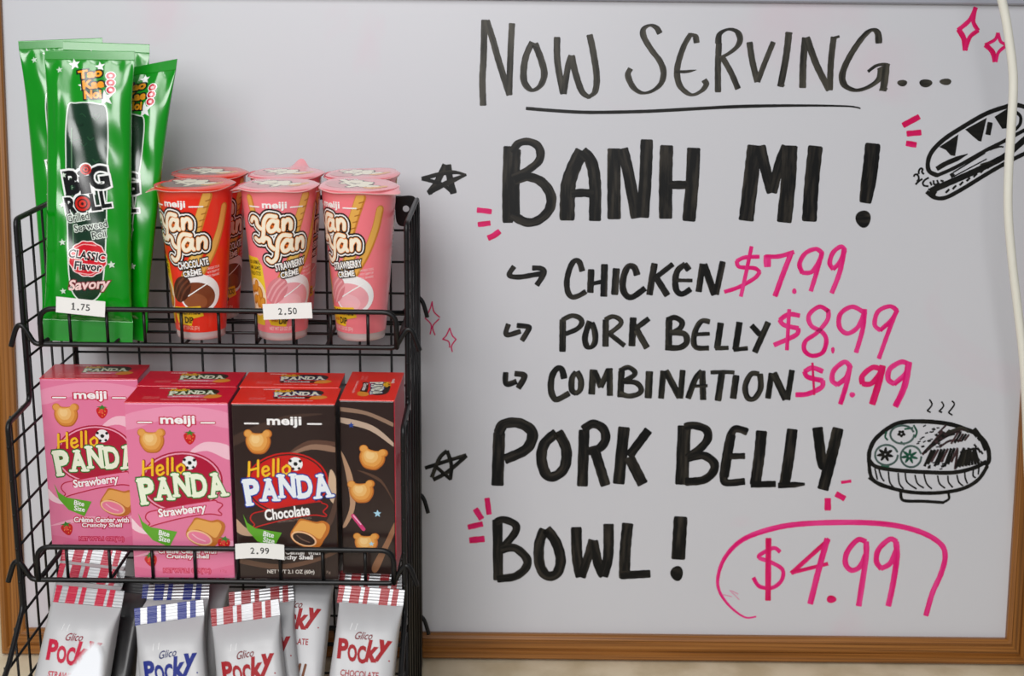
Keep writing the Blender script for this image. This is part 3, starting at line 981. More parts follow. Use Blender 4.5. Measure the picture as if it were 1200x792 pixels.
def basket(yf, zf, yb, zb, liph, rungs, lift_wires=4):
    """shelf basket: floor of wires, raised front lip, hooks over the side panels"""
    xa, xb = XL + 0.0145, XR - 0.008
    mb = MB()
    fl = lambda x, t: rk((x, yf + (yb - yf) * t, zf + (zb - zf) * t))
    for x in (xa, xb):                       # side rails of the floor
        mb.tube([fl(x, 0), fl(x, 1)], 0.0019, STEEL, 8)
    mb.tube([fl(xa, 1), fl(xb, 1)], 0.0024, STEEL, 8)
    for t in (0.36, 0.72):
        mb.tube([fl(xa, t), fl(xb, t)], 0.0012, STEEL, 6)
    n = lift_wires
    for i in range(1, n + 1):
        x = xa + (xb - xa) * i / (n + 1)
        mb.tube([fl(x, 0), fl(x, 1)], 0.0012, STEEL, 6)
    b_ = rack_part('shelf_basket', mb)
    mb = MB()
    mb.tube([rk(p) for p in fillet([(xa, yf - 0.001, zf), (xa, yf - 0.001, zf + liph), (xb, yf - 0.001, zf + liph), (xb, yf - 0.001, zf)], 0.011, 6)], 0.0021, STEEL, 10)
    for i in range(rungs):
        x = xa + 0.022 + (xb - xa - 0.044) * i / (rungs - 1)
        mb.tube([rk((x, yf + 0.0012, zf)), rk((x, yf + 0.0012, zf + liph))], 0.0013, STEEL, 6)
    rack_part('front_lip', mb, b_)
    mb = MB()
    hk = lambda X, s: [(X - s * 0.016, yf, zf), (X - s * 0.009, yf, zf + 0.001), (X - s * 0.004, yf, zf + 0.009), (X, yf, zf + 0.0145), (X + s * 0.004, yf, zf + 0.013), (X + s * 0.0075, yf, zf + 0.004), (X + s * 0.0095, yf, zf - 0.002)]
    pl = hk(XL, -1)[::-1] + hk(XR, 1)
    mb.tube([rk(p) for p in catmull(pl[:7], 4) + catmull(pl[7:], 4)], 0.0021, STEEL, 8)
    rack_part('hook_rail', mb, b_)
    for X, s in ((XL, -1), (XR, 1)):
        mb = MB()
        q = [(X - s * 0.012, yb, zb), (X - s * 0.005, yb - 0.002, zb + 0.008), (X, yb - 0.004, zb + 0.0145), (X + s * 0.005, yb - 0.005, zb + 0.011), (X + s * 0.009, yb - 0.006, zb - 0.002)]
        mb.tube([rk(p) for p in catmull(q, 4)], 0.0019, STEEL, 8)
        rack_part('hook', mb, b_)
ZS1, ZS2 = zz(-0.2818), zz(-0.4567)
basket(Y1 - 0.004, ZS1, 1.170, ZS1, 0.0282, 9)
basket(Y2, ZS2, 1.168, ZS2, 0.0275, 8)
basket(Y3 - 0.004, zz(-0.590), 1.168, zz(-0.572), 0.0275, 8)
F1, F2 = ZS1 + 0.0013, ZS2 + 0.0013          # what stands on the shelves

# ------------------------------------------------------------------ biscuit cartons
BW, BD, BH = 0.0770, 0.0412, 0.1412
CREAM, TAN, BROWN = (255, 247, 222), (226, 160, 78), (188, 112, 44)
def biscuit(a, cx, cy, w, h, rot=0):
    """plain bear-eared biscuit"""
    c, d = cos(radians(rot)), sin(radians(rot))
    T = lambda x, y: (cx + x * w * c - y * h * d, cy + x * w * d + y * h * c)
    for k, dx, dy, col in ((1.0, 0, 0, (184, 100, 36)), (0.93, -0.01, 0.015, (214, 136, 56)), (0.78, -0.03, 0.03, (232, 164, 82)), (0.56, -0.06, 0.07, (242, 190, 116)), (0.34, -0.09, 0.10, (248, 206, 140))):
        o = [(-0.30, 0.36), (-0.10, 0.33), (0.10, 0.33), (0.30, 0.36), (0.44, 0.12), (0.42, -0.16), (0.24, -0.44), (0, -0.50), (-0.24, -0.44), (-0.42, -0.16), (-0.44, 0.12)]
        a.poly([T(x * k + dx, y * k + dy) for x, y in o], col, True)
        if k > 0.6:
            for s in (-1, 1):
                a.ell(*T(s * 0.35 * (k * 0.4 + 0.6) + dx, 0.31 * (k * 0.4 + 0.6) + dy), 0.155 * w * k, 0.165 * h * k, col)
def bitten(a, cx, cy, s, fillc, hi):
    """biscuit bitten open to show its cream"""
    T = lambda x, y: (cx + x * s, cy + y * s)
    a.poly([T(*p) for p in ((-0.62, 0.0), (-0.42, 0.34), (-0.30, 0.50), (-0.05, 0.46), (0.20, 0.40), (0.42, 0.44), (0.62, 0.30), (0.60, 0.05), (0.44, -0.22), (0.30, -0.44), (0.0, -0.50), (-0.34, -0.40), (-0.56, -0.22))], (196, 112, 40), True)
    a.poly([T(*p) for p in ((-0.54, 0.06), (-0.38, 0.32), (-0.26, 0.44), (-0.02, 0.40), (0.22, 0.34), (0.42, 0.36), (0.52, 0.22), (0.44, 0.0), (0.30, -0.18), (0.05, -0.02), (-0.25, 0.10))], (234, 170, 86), True)
    a.ell(cx - 0.20 * s, cy - 0.18 * s, 0.42 * s, 0.23 * s, (246, 196, 150), -20)
    a.ell(cx - 0.20 * s, cy - 0.185 * s, 0.365 * s, 0.185 * s, fillc, -20)
    a.st([T(-0.42, -0.06), T(-0.25, -0.20), T(-0.02, -0.30)], 0.035 * s, hi)
def strawberry(a, cx, cy, s, rot=0):
    c, d = cos(radians(rot)), sin(radians(rot))
    T = lambda x, y: (cx + (x * c - y * d) * s, cy + (x * d + y * c) * s)
    a.poly([T(*p) for p in ((-0.46, 0.28), (-0.2, 0.46), (0.2, 0.46), (0.46, 0.26), (0.40, -0.12), (0.10, -0.50), (-0.18, -0.46), (-0.42, -0.08))], (206, 30, 34), True)
    a.poly([T(*p) for p in ((-0.2, 0.26), (0.0, 0.34), (0.1, 0.1), (-0.05, -0.1), (-0.24, 0.05))], (232, 74, 62), True)
    for x, y in ((-0.25, 0.0), (0.05, -0.05), (0.25, 0.12), (0.0, -0.3), (0.2, -0.18)):
        a.ell(*T(x, y), 0.03 * s, 0.045 * s, (250, 200, 90), n=8)
    a.poly([T(*p) for p in ((-0.45, 0.52), (-0.12, 0.42), (-0.28, 0.22), (0.02, 0.34), (0.22, 0.18), (0.18, 0.40), (0.48, 0.46), (0.14, 0.54), (0.05, 0.70), (-0.08, 0.54))], (52, 130, 44))
def slab(a, word, cx, cy, w, h, fillc, edge, edge2=None):
    """the big bouncing slab-serif word, letter by letter"""
    hop = (-0.07, -0.02, 0.10, 0.03, 0.02)
    rots = (7, 2, 3, 4, 8)
    sc = (1.12, 0.96, 1.0, 0.98, 1.02)
    n = len(word)
    wid = {'N': 1.06, 'D': 1.0, 'A': 1.06, 'P': 0.96}
    tot = sum(wid.get(c, 1) for c in word)
    x = cx - w / 2
    place = []
    for i, c in enumerate(word):
        lw = w * wid.get(c, 1) / tot
        place.append((c, x + lw / 2, cy + hop[i] * h + (i - 2) * 0.045 * h, lw * 0.80, h * sc[i] * 0.86, rots[i]))
        x += lw
    def serif(c, lx, ly, lw, lh, ro, e, col):
        q, d = cos(radians(ro)), sin(radians(ro))
        T = lambda u, v: (lx + u * lw * q - v * lh * d, ly + u * lw * d + v * lh * q)
        t = lh * 0.12 + 1.7 * e
        S_ = {'P': ((-0.56, -0.5, -0.12, -0.5), (-0.58, 0.46, -0.1, 0.46)), 'A': ((-0.66, -0.5, -0.22, -0.5), (0.22, -0.5, 0.66, -0.5), (-0.25, 0.48, 0.12, 0.48)), 'N': ((-0.62, -0.5, -0.26, -0.5), (-0.62, 0.48, -0.2, 0.48), (0.24, 0.5, 0.62, 0.5)), 'D': ((-0.58, -0.46, -0.2, -0.46), (-0.58, 0.46, -0.2, 0.46))}
        for u0, v0, u1, v1 in S_.get(c, ()):
            a.st([T(u0, v0), T(u1, v1)], t, col, False)
    for e, col in ((1.15, edge2 or edge), (0.55, edge), (0.0, fillc)):
        for c, lx, ly, lw, lh, ro in place:
            a.txt(c, lx, ly, lw, lh, col, ro, 0.045 + e * 0.036)
            serif(c, lx, ly, lw, lh, ro, e * 0.9, col)
def carton_front(kind):
    a = Art()
    pink = kind == 'pink'
    base = (232, 126, 164) if pink else (46, 30, 27)
    W2, H = BW * 500, BH * 1000
    wh = (255, 250, 250)
    Y = lambda t: H - t
    # milky / chocolate swirls behind the print
    if pink:
        for p, c in (([(-38.5, Y(22)), (0, Y(12)), (38.5, Y(20)), (38.5, Y(8)), (0, Y(3)), (-38.5, Y(10))], (240, 152, 184)), ([(8, Y(40)), (20, Y(31)), (38.5, Y(34)), (38.5, Y(45)), (22, Y(38))], (248, 198, 214)),
                     ([(-38.5, Y(92)), (-30, Y(101)), (-14, Y(106)), (-30, Y(105)), (-38.5, Y(100))], (252, 214, 224)), ([(-38.5, Y(124)), (-10, Y(116)), (20, Y(117)), (38.5, Y(110)), (38.5, Y(118)), (10, Y(122)), (-15, Y(121))], (244, 172, 196)), ([(-38.5, Y(132)), (0, Y(138)), (38.5, Y(130)), (38.5, Y(138)), (0, Y(143)), (-38.5, Y(139))], (228, 112, 152))):
            a.poly(p, c, True)
    else:
        for p, c in (([(-38.5, Y(26)), (0, Y(10)), (30, Y(8)), (0, Y(14)), (-38.5, Y(34))], (70, 50, 42)), ([(0, Y(42)), (18, Y(31)), (38.5, Y(34)), (38.5, Y(38)), (20, Y(36))], (150, 116, 96)), ([(2, Y(40)), (18, Y(29)), (38.5, Y(30)), (38.5, Y(33)), (20, Y(32))], (96, 66, 54)),
                     ([(34, Y(52)), (38.5, Y(60)), (38.5, Y(80)), (32, Y(72))], (210, 180, 150)), ([(-38.5, Y(92)), (-30, Y(100)), (-14, Y(104)), (-30, Y(106)), (-38.5, Y(102))], (196, 160, 132)), ([(-38.5, Y(124)), (-8, Y(129)), (20, Y(124)), (38.5, Y(116)), (38.5, Y(119)), (18, Y(128)), (-8, Y(133)), (-38.5, Y(128))], (104, 74, 58)), ([(22, Y(104)), (32, Y(90)), (38.5, Y(70)), (38.5, Y(82)), (34, Y(96)), (24, Y(108))], (84, 58, 48))):
            a.poly(p, c, True)
    edge = (196, 22, 60) if pink else None
    a.txt('meiji', 0.5, Y(14.6), 25, 8.2, wh, 0, 0.03, 0, ((0.9, edge),) if pink else ())
    for x in (-24, 23):
        if pink:
            a.st([(x - 5, Y(15.8)), (x + 5, Y(15.8))], 2.4, edge, False)
        a.st([(x - 5, Y(15.8)), (x + 5, Y(15.8))], 1.2, wh, False)
    biscuit(a, -19.5, Y(30), 21, 20)
    if pink:
        strawberry(a, 9.0, Y(28), 9.5)
    # round emblem
    rd = (178, 16, 56) if pink else (206, 24, 22)
    a.ell(1, Y(63), 31.5, 24.5, rd, 8)
    a.ell(1, Y(63), 30.2, 23.3, (240, 160, 186) if pink else (60, 30, 26), 8)
    a.ell(1, Y(63), 29.0, 22.2, rd, 8)
    # football
    a.ell(8.0, Y(47.5), 5.4, 5.4, (244, 244, 244))
    for x, y, r in ((8, 47.5, 1.7), (4.2, 45, 1.3), (11.6, 45.2, 1.3), (6, 51.4, 1.3), (10.6, 51, 1.2)):
        a.ell(x, Y(y), r, r, (20, 20, 22), n=6)
    ye = (250, 196, 40)
    # Hello, by hand
    def hello(off, w, c):
        ox, oy = -28, Y(58.5)
        f = lambda pts: [(ox + x + off, oy + y + 0.12 * x) for x, y in pts]
        a.st(f([(0.5, 0), (1.2, 12)]), w, c); a.st(f([(7.5, 0), (8, 12.5)]), w, c); a.st(f([(0.8, 5.5), (8, 6.6)]), w, c)
        a.st(f([(11, 3.2), (15.6, 4.2), (14.4, 7.2), (11.6, 6), (11.2, 1.8), (13.4, -0.4), (16.2, 1.2)]), w, c)
        a.st(f([(19, -0.6), (19.6, 12)]), w, c); a.st(f([(22.6, -0.8), (23.2, 12)]), w, c)
        a.st(f([(29.4, 6.2), (26.4, 4), (27.4, 0), (30.6, 0), (31.6, 4), (29.4, 6.4)]), w, c)
    hello(0.4, 2.6, (150, 20, 30))
    hello(0, 1.8, ye)
    slab(a, 'PANDA', 1.5, Y(67), 66, 20, (244, 250, 226) if pink else (240, 246, 255), (70, 150, 60) if pink else (44, 84, 190), (38, 96, 40) if pink else (20, 40, 120))
    # ribbon
    rb, re = ((236, 132, 168), (190, 20, 60)) if pink else ((56, 32, 28), (196, 22, 24))
    R = [(-27, Y(92)), (-24, Y(96.5)), (-26, Y(99.5)), (-20, Y(97)), (0, Y(91.5)), (20, Y(88)), (30, Y(89)), (27.5, Y(85.5)), (31, Y(81)), (27, Y(79)), (24, Y(78)), (0, Y(82)), (-18, Y(86)), (-25, Y(88))]
    a.st(R, 1.8, re, True, True)
    a.poly(R, rb, True)
    a.txt('Strawberry' if pink else 'Chocolate', 0.5, Y(86.5), 36 if pink else 34, 8.4, wh, 8, 0.03, 0.05, ((0.6, re),) if pink else ())
    if not pink:
        a.txt('ARTIFICIALLY FLAVORED', 6, Y(92.5), 26, 1.6, (150, 130, 120), 8)
    a.poly([(-33, Y(88)), (-30, Y(95)), (-24, Y(99.5)), (-4, Y(103)), (-10.5, Y(115.5)), (-23, Y(110)), (-30, Y(101))], (96, 170, 40))
    a.txt('Bite', -14, Y(104.5), 8, 4, wh, -10, 0.02); a.txt('Size', -14, Y(109.2), 8.5, 4, wh, -10, 0.02)
    bitten(a, 17.5, Y(103.5), 24, (238, 128, 160) if pink else (48, 28, 24), (250, 190, 206) if pink else (120, 90, 76))
    if pink:
        strawberry(a, 31, Y(113), 10, -10); strawberry(a, -25, Y(127), 10, 15)
    for t, y, w in (('Crème Center with', 118.5, 44), ('Crunchy Shell', 123.6, 32)):
        a.txt(t, 3, Y(y), w, 4.4, wh, 0, 0.03, 0.08, ((0.7, (200, 30, 70)),) if pink else ())
    a.txt('NET WT 2.1 OZ (60g)', 2, Y(135.5), 36, 4.0, (236, 120, 150) if pink else (226, 220, 214), 0, 0.02, 0, ((0.6, (206, 40, 84)),) if pink else ())
    a.txt('17g', 30, Y(135.5), 5, 2.6, (214, 84, 120) if pink else (150, 130, 120))
    return a, base
def carton_top(kind):
    a = Art()
    pink = kind == 'pink'
    a.txt('meiji', -14, 15.4, 12, 3.2, (250, 220, 220), 0, 0.04)
    a.poly([(-10, 5), (-8, 12), (4, 15), (22, 14), (27, 6), (20, 0), (-6, 0)], (44, 30, 18), True)
    a.txt('Hello', -3.5, 11.5, 14, 6, (250, 190, 30), 4, 0.05, 0.1)
    slab(a, 'PANDA', 7, 4.2, 34, 10, (246, 250, 226), (60, 120, 50) if pink else (40, 60, 140))
    a.poly([(-8, -4.5), (10, -2.5), (22, -3), (18, -8), (0, -8), (-8, -9)], (236, 120, 150) if pink else (60, 30, 20), True)
    a.txt('Strawberry' if pink else 'Chocolate', 4, -5.6, 20, 3.4, (255, 240, 240), 2, 0.03)
    a.poly([(18, -9), (20, -2), (27, 0), (31, -4), (27, -9)], (236, 150, 50), True)
    a.txt('NATURAL FLAVOR', -21, -7.5, 12, 2.2, (250, 150, 150)); a.txt('BAKED BISCUITS', -21, -10.8, 12, 2.2, (250, 150, 150))
    a.txt('Crème Center with Crunchy Shell', 4, -13.5, 34, 2.6, (255, 200, 200), 0, 0.02)
    return a
def carton(name, label, kind, mat, group='biscuit cartons on the middle shelf'):
    t = thing(name, label, 'snack box', group, mat=mat)
    art, base = carton_front(kind)
    mb = MB()
    boxmesh(mb, -BW / 2, BW / 2, -BD / 2, BD / 2, 0, BH - 0.0008, M(base, 0.3, coat=0.3, scale=20), 0.0007)
    art.bake(mb, lambda x, y: (Vector((x, -BD / 2, y)), Vector((0, -1, 0))), clip=(-38.2, 38.2, 0.6, 143), fin=dict(rough=0.3, coat=0.3))
    mb.build('carton', t)
    mb = MB()
    boxmesh(mb, -BW / 2 - 0.0002, BW / 2 + 0.0002, -BD / 2 - 0.0002, BD / 2 + 0.0002, BH - 0.0008, BH, M((224, 14, 52) if kind == 'pink' else (246, 44, 28), 0.28, coat=0.3), 0.0004)
    carton_top(kind).bake(mb, lambda x, y: (Vector((x, y, BH)), Vector((0, 0, 1))), fin=dict(rough=0.3, coat=0.3))
    mb.build('top_flap', t, 'red top flap')
    return t
def TM(x, y, z, rz=0, rx=0, ry=0):
    return Matrix.Translation((x, y, z)) @ Matrix.Rotation(radians(rz), 4, 'Z') @ Matrix.Rotation(radians(rx), 4, 'X') @ Matrix.Rotation(radians(ry), 4, 'Y')
yb1, yb2 = Y2 + 0.003 + BD / 2, Y2 + 0.0045 + BD * 1.5
pk = carton('biscuit_box', 'pink strawberry biscuit box standing at the shelf lip, front of its pair', 'pink', TM(-0.2500, yb1, F2, 0.6))
dup(pk, TM(-0.2515, yb2, F2, -0.5), 'pink strawberry biscuit box right behind the front pink one, only its red top showing')
dup(pk, TM(-0.3330, Y2 + 0.064 + BD / 2, F2, 0.8), 'pink strawberry biscuit box set back at the left end of the middle shelf')
ck = carton('biscuit_box', 'dark brown chocolate biscuit box facing front behind the 2.99 price tag', 'choc', TM(-0.1702, yb1, F2, 0.4))
dup(ck, TM(-0.1722, yb2, F2, -0.3), 'chocolate biscuit box right behind the front brown one, only its red top showing')
# the turned carton shows its narrow side
t = thing('biscuit_box', 'chocolate biscuit box turned sideways at the right end, narrow side with round biscuits showing', 'snack box', 'biscuit cartons on the middle shelf', mat=TM(-0.1082, Y2 + 0.014 + BW / 2, F2, -1.0))
a = Art()
Hc = BH * 1000
for p, c in (([(-20, Hc - 6), (0, Hc - 9), (20.4, Hc - 18), (20.4, Hc - 21), (0, Hc - 12), (-20, Hc - 9)], (150, 120, 100)), ([(-20, Hc - 14), (4, Hc - 20), (20.4, Hc - 34), (20.4, Hc - 37), (2, Hc - 24), (-20, Hc - 18)], (196, 170, 150)), ([(-20.4, Hc - 40), (-12, Hc - 60), (-10, Hc - 84), (-16, Hc - 100), (-20, Hc - 102), (-14, Hc - 84), (-17, Hc - 58)], (190, 150, 120)), ([(20.4, Hc - 84), (10, Hc - 66), (-8, Hc - 56), (10, Hc - 63)], (92, 64, 50)), ([(6, 2), (14, 20), (20.4, 36), (20.4, 44), (12, 26), (2, 6)], (150, 104, 74))):
    a.poly(p, c, True)
biscuit(a, 3.5, Hc - 46, 22, 19, -12)
biscuit(a, -5, Hc - 73, 21, 19, 3)
biscuit(a, -2, 26, 20, 17, 0)
a.st([(-12, Hc - 93), (-4, Hc - 104)], 3.0, (214, 60, 120)); a.st([(-11.5, Hc - 93), (-6, Hc - 100)], 1.0, (250, 180, 210))
a.star(7, Hc - 91, 3.2, (170, 214, 236)); a.star(2, Hc - 116, 2.2, (170, 214, 236)); a.star(-12, Hc - 20, 2.6, (40, 70, 150))
mb = MB()
boxmesh(mb, -BD / 2, BD / 2, -BW / 2, BW / 2, 0, BH - 0.0008, M((46, 30, 27), 0.3, coat=0.3, scale=20), 0.0007)
a.bake(mb, lambda x, y: (Vector((x, -BW / 2, y)), Vector((0, -1, 0))), clip=(-20.0, 20.0, 0.6, 143), fin=dict(rough=0.3, coat=0.3))
mb.build('carton', t)
mb = MB()
boxmesh(mb, BD / 2, BD / 2 + 0.0005, -BW / 2, BW / 2, 0.0005, BH - 0.0006, M((214, 40, 66), 0.28, coat=0.3), 0.0002)
mb.build('side_flap', t, 'red side flap')
mb = MB()
boxmesh(mb, -BD / 2 - 0.0002, BD / 2 + 0.0005, -BW / 2 - 0.0002, BW / 2 + 0.0002, BH - 0.0008, BH, M((246, 44, 28), 0.28, coat=0.3), 0.0004)
carton_top('choc').bake(mb, lambda x, y: (Vector((y * 0.95, -x * 0.95, BH)), Vector((0, 0, 1))), fin=dict(rough=0.3, coat=0.3))
mb.build('top_flap', t, 'red top flap')

# ------------------------------------------------------------------ dip cups
RB, RT, CH = 0.0190, 0.0288, 0.1190
def crad(h):
    return RB + (RT - RB) * min(1.0, max(0.0, h / CH))
def cup_art(kind):
    a = Art()
    red = kind == 'choc'
    wh = (255, 252, 248)
    ora = (240, 130, 36)
    # yellow biscuit side panel at the left
    a.poly([(-46, 12), (-46, 66), (-22, 66), (-17, 60), (-15, 40), (-20, 12)], (244, 196, 34) if red else (240, 206, 40))
    for i, t in enumerate(('FUN ANIMAL', 'NAME GAMES', 'ON EACH STICK!')):
        a.txt(t, -27.5, 62 - i * 4.4, 17, 3.1, (40, 24, 10), 3, 0.02)
    a.ell(-28, 34, 13, 15, (250, 226, 190))
    for x, y, r in ((-33, 40, 15), (-27, 43, 70), (-22, 38, 100), (-31, 32, 40), (-25, 31, 80), (-20, 30, 60)):
        a.ell(x, y, 5.4, 3.2, (196, 120, 30), r); a.ell(x - 0.4, y + 0.4, 4.2, 2.3, (226, 156, 52), r)
    # biscuit sticks
    for pts, w in (([(12, 82), (17, 98), (22.5, 114)], 8.0), ([(14, 52), (26, 70), (34, 88), (38, 104)], 7.0), ([(-24, 112), (-20, 96), (-16, 84)], 6.5)):
        a.st(pts, w, (206, 132, 44)); a.st([(x - 0.5, y + 0.3) for x, y in pts], w - 2.0, (234, 176, 84))
    for i in range(5):
        a.st([(14.5 + i * 1.7, 90 + i * 5), (18 + i * 1.7, 91 + i * 5)], 0.8, (176, 108, 40), False)
    a.st([(-2, 44), (6, 58), (14, 70)], 9, (206, 140, 52)); a.st([(-2, 44), (6, 58), (14, 70)], 6.5, (238, 190, 96))
    # dip bowl
    a.ell(13, 38, 21, 15.5, (248, 244, 244), -6)
    a.ell(12, 36, 17, 11, (126, 62, 34) if red else (244, 168, 176), -6)
    a.ell(9, 32, 12, 6.5, (150, 84, 50) if red else (248, 186, 192), -6)
    dk, md = ((74, 36, 22), (112, 60, 38)) if red else ((222, 132, 140), (240, 170, 174))
    a.ell(-4, 41, 12, 8.5, dk, 48)
    for o in (-3.5, 0, 3.5):
        a.st([(-10 + o, 33 + o * -0.6), (-4 + o, 42 - o * 0.6), (3 + o, 48 - o * 0.6)], 1.6, md)
    a.st([(3, 36), (14, 42), (24, 47)], 0.9, wh)
    # maker line
    a.txt('meiji', -3, 107, 18, 6.4, wh, 0, 0.03)
    a.st([(-24, 106), (-15, 106)], 1.0, wh, False); a.st([(9, 106), (19, 106)], 1.0, wh, False)
    # the double logo: fat outlined letters
    def yan(ox, oy, s, w, c, dx=0.0):
        g = lambda pts: [(ox + (x + 0.04 * y) * s + dx, oy + (y + 0.10 * x) * s) for x, y in pts]
        a.st(g([(-0.30, 0.78), (-0.12, 1.0), (0.16, 0.86), (0.24, 0.48), (0.50, 0.22)]), w, c)
        a.st(g([(1.62, 0.98), (1.10, 1.08), (0.80, 0.72), (0.74, 0.24), (0.66, -0.40), (0.34, -0.66), (0.02, -0.46)]), w, c)
        a.st(g([(1.70, 0.58), (1.36, 0.72), (1.08, 0.36), (1.20, 0.0), (1.52, 0.06), (1.72, 0.44)]), w, c)
        a.st(g([(1.74, 0.66), (1.72, 0.20), (1.86, 0.0)]), w, c)
        a.st(g([(2.16, 0.68), (2.16, 0.02)]), w, c)
        a.st(g([(2.18, 0.40), (2.44, 0.70), (2.68, 0.46), (2.68, 0.02)]), w, c)
    P = ((-20.5, 86.5, 11.0), (-10.5, 71.0, 11.5))
    for w, c in ((10.8, (30, 16, 12)), (8.2, wh), (6.2, (30, 16, 12)), (4.0, (236, 140, 56)), (3.0, (255, 242, 218))):
        for ox, oy, s in P:
            yan(ox, oy, s, w, c)
    for ox, oy, s in P:
        a.star(ox + 1.42 * s, oy + 0.46 * s, 1.7, (240, 110, 30))
    a.txt('CHOCOLATE' if red else 'STRAWBERRY', 9, 61.5, 27, 5.4, wh, 9, 0.035, 0, ((0.75, (30, 16, 12)),))
    a.txt('CRÈME', 8, 55.0, 16, 5.6, wh, 9, 0.035, 0, ((0.75, (30, 16, 12)),))
    for i in range(3):
        a.txt(('CRACKER STICKS', 'WITH CREAMY DIP', 'TO SHARE')[i], 27, 58 - i * 3, 12, 1.8, (255, 226, 226), 5)
    # banner
    a.poly([(-16, 26), (14, 28), (17, 20), (6, 18), (4, 12), (-12, 13), (-15, 18)], (246, 200, 36))
    a.txt('CRACKER STICKS', -1, 23.2, 29, 4.4, (34, 22, 10), 2, 0.03); a.txt('with', -8, 17.2, 7, 2.6, (210, 90, 20), 0, 0.02); a.txt('DIP', 1.5, 16.6, 9, 4.6, (34, 22, 10), 0, 0.04)
    a.txt('NET WT 2.0 OZ (57g)', -1, 7.6 + 2.2, 26, 3.6, (255, 190, 170) if red else (255, 214, 210), 0, 0.02)
    return a
def lid_art(kind):
    a = Art()
    red = kind == 'choc'
    a.poly([(-25, -6), (-16, -17), (6, -19), (16, -12), (4, 2), (-14, 8), (-24, 4)], (140, 112, 104) if red else (222, 158, 160), True)
    for w, c in ((7.4, (64, 34, 22)), (4.8, (255, 244, 220))):
        for ox, oy in ((-16, 4), (-7, -8)):
            s = 8.5
            g = lambda pts: [(ox + x * s, oy + y * s) for x, y in pts]
            a.st(g([(-0.1, 0.9), (0.3, 0.5), (0.5, 0.4)]), w, c); a.st(g([(1.5, 1.0), (0.9, 0.9), (0.75, 0.2), (0.4, -0.5)]), w, c)
            a.st(g([(1.6, 0.6), (1.2, 0.5), (1.4, 0.0), (1.8, 0.5)]), w, c); a.st(g([(2.1, 0.6), (2.15, 0.0)]), w, c); a.st(g([(2.2, 0.4), (2.6, 0.6), (2.7, 0.0)]), w, c)
    for x, y, r in ((16, -9, 20), (20, -4, 60), (12, -12, -10)):
        a.ell(x, y, 5, 2.8, (236, 164, 70), r)
    a.txt('meiji', -12, 17, 11, 3.2, (255, 246, 240), 0, 0.05)
    return a
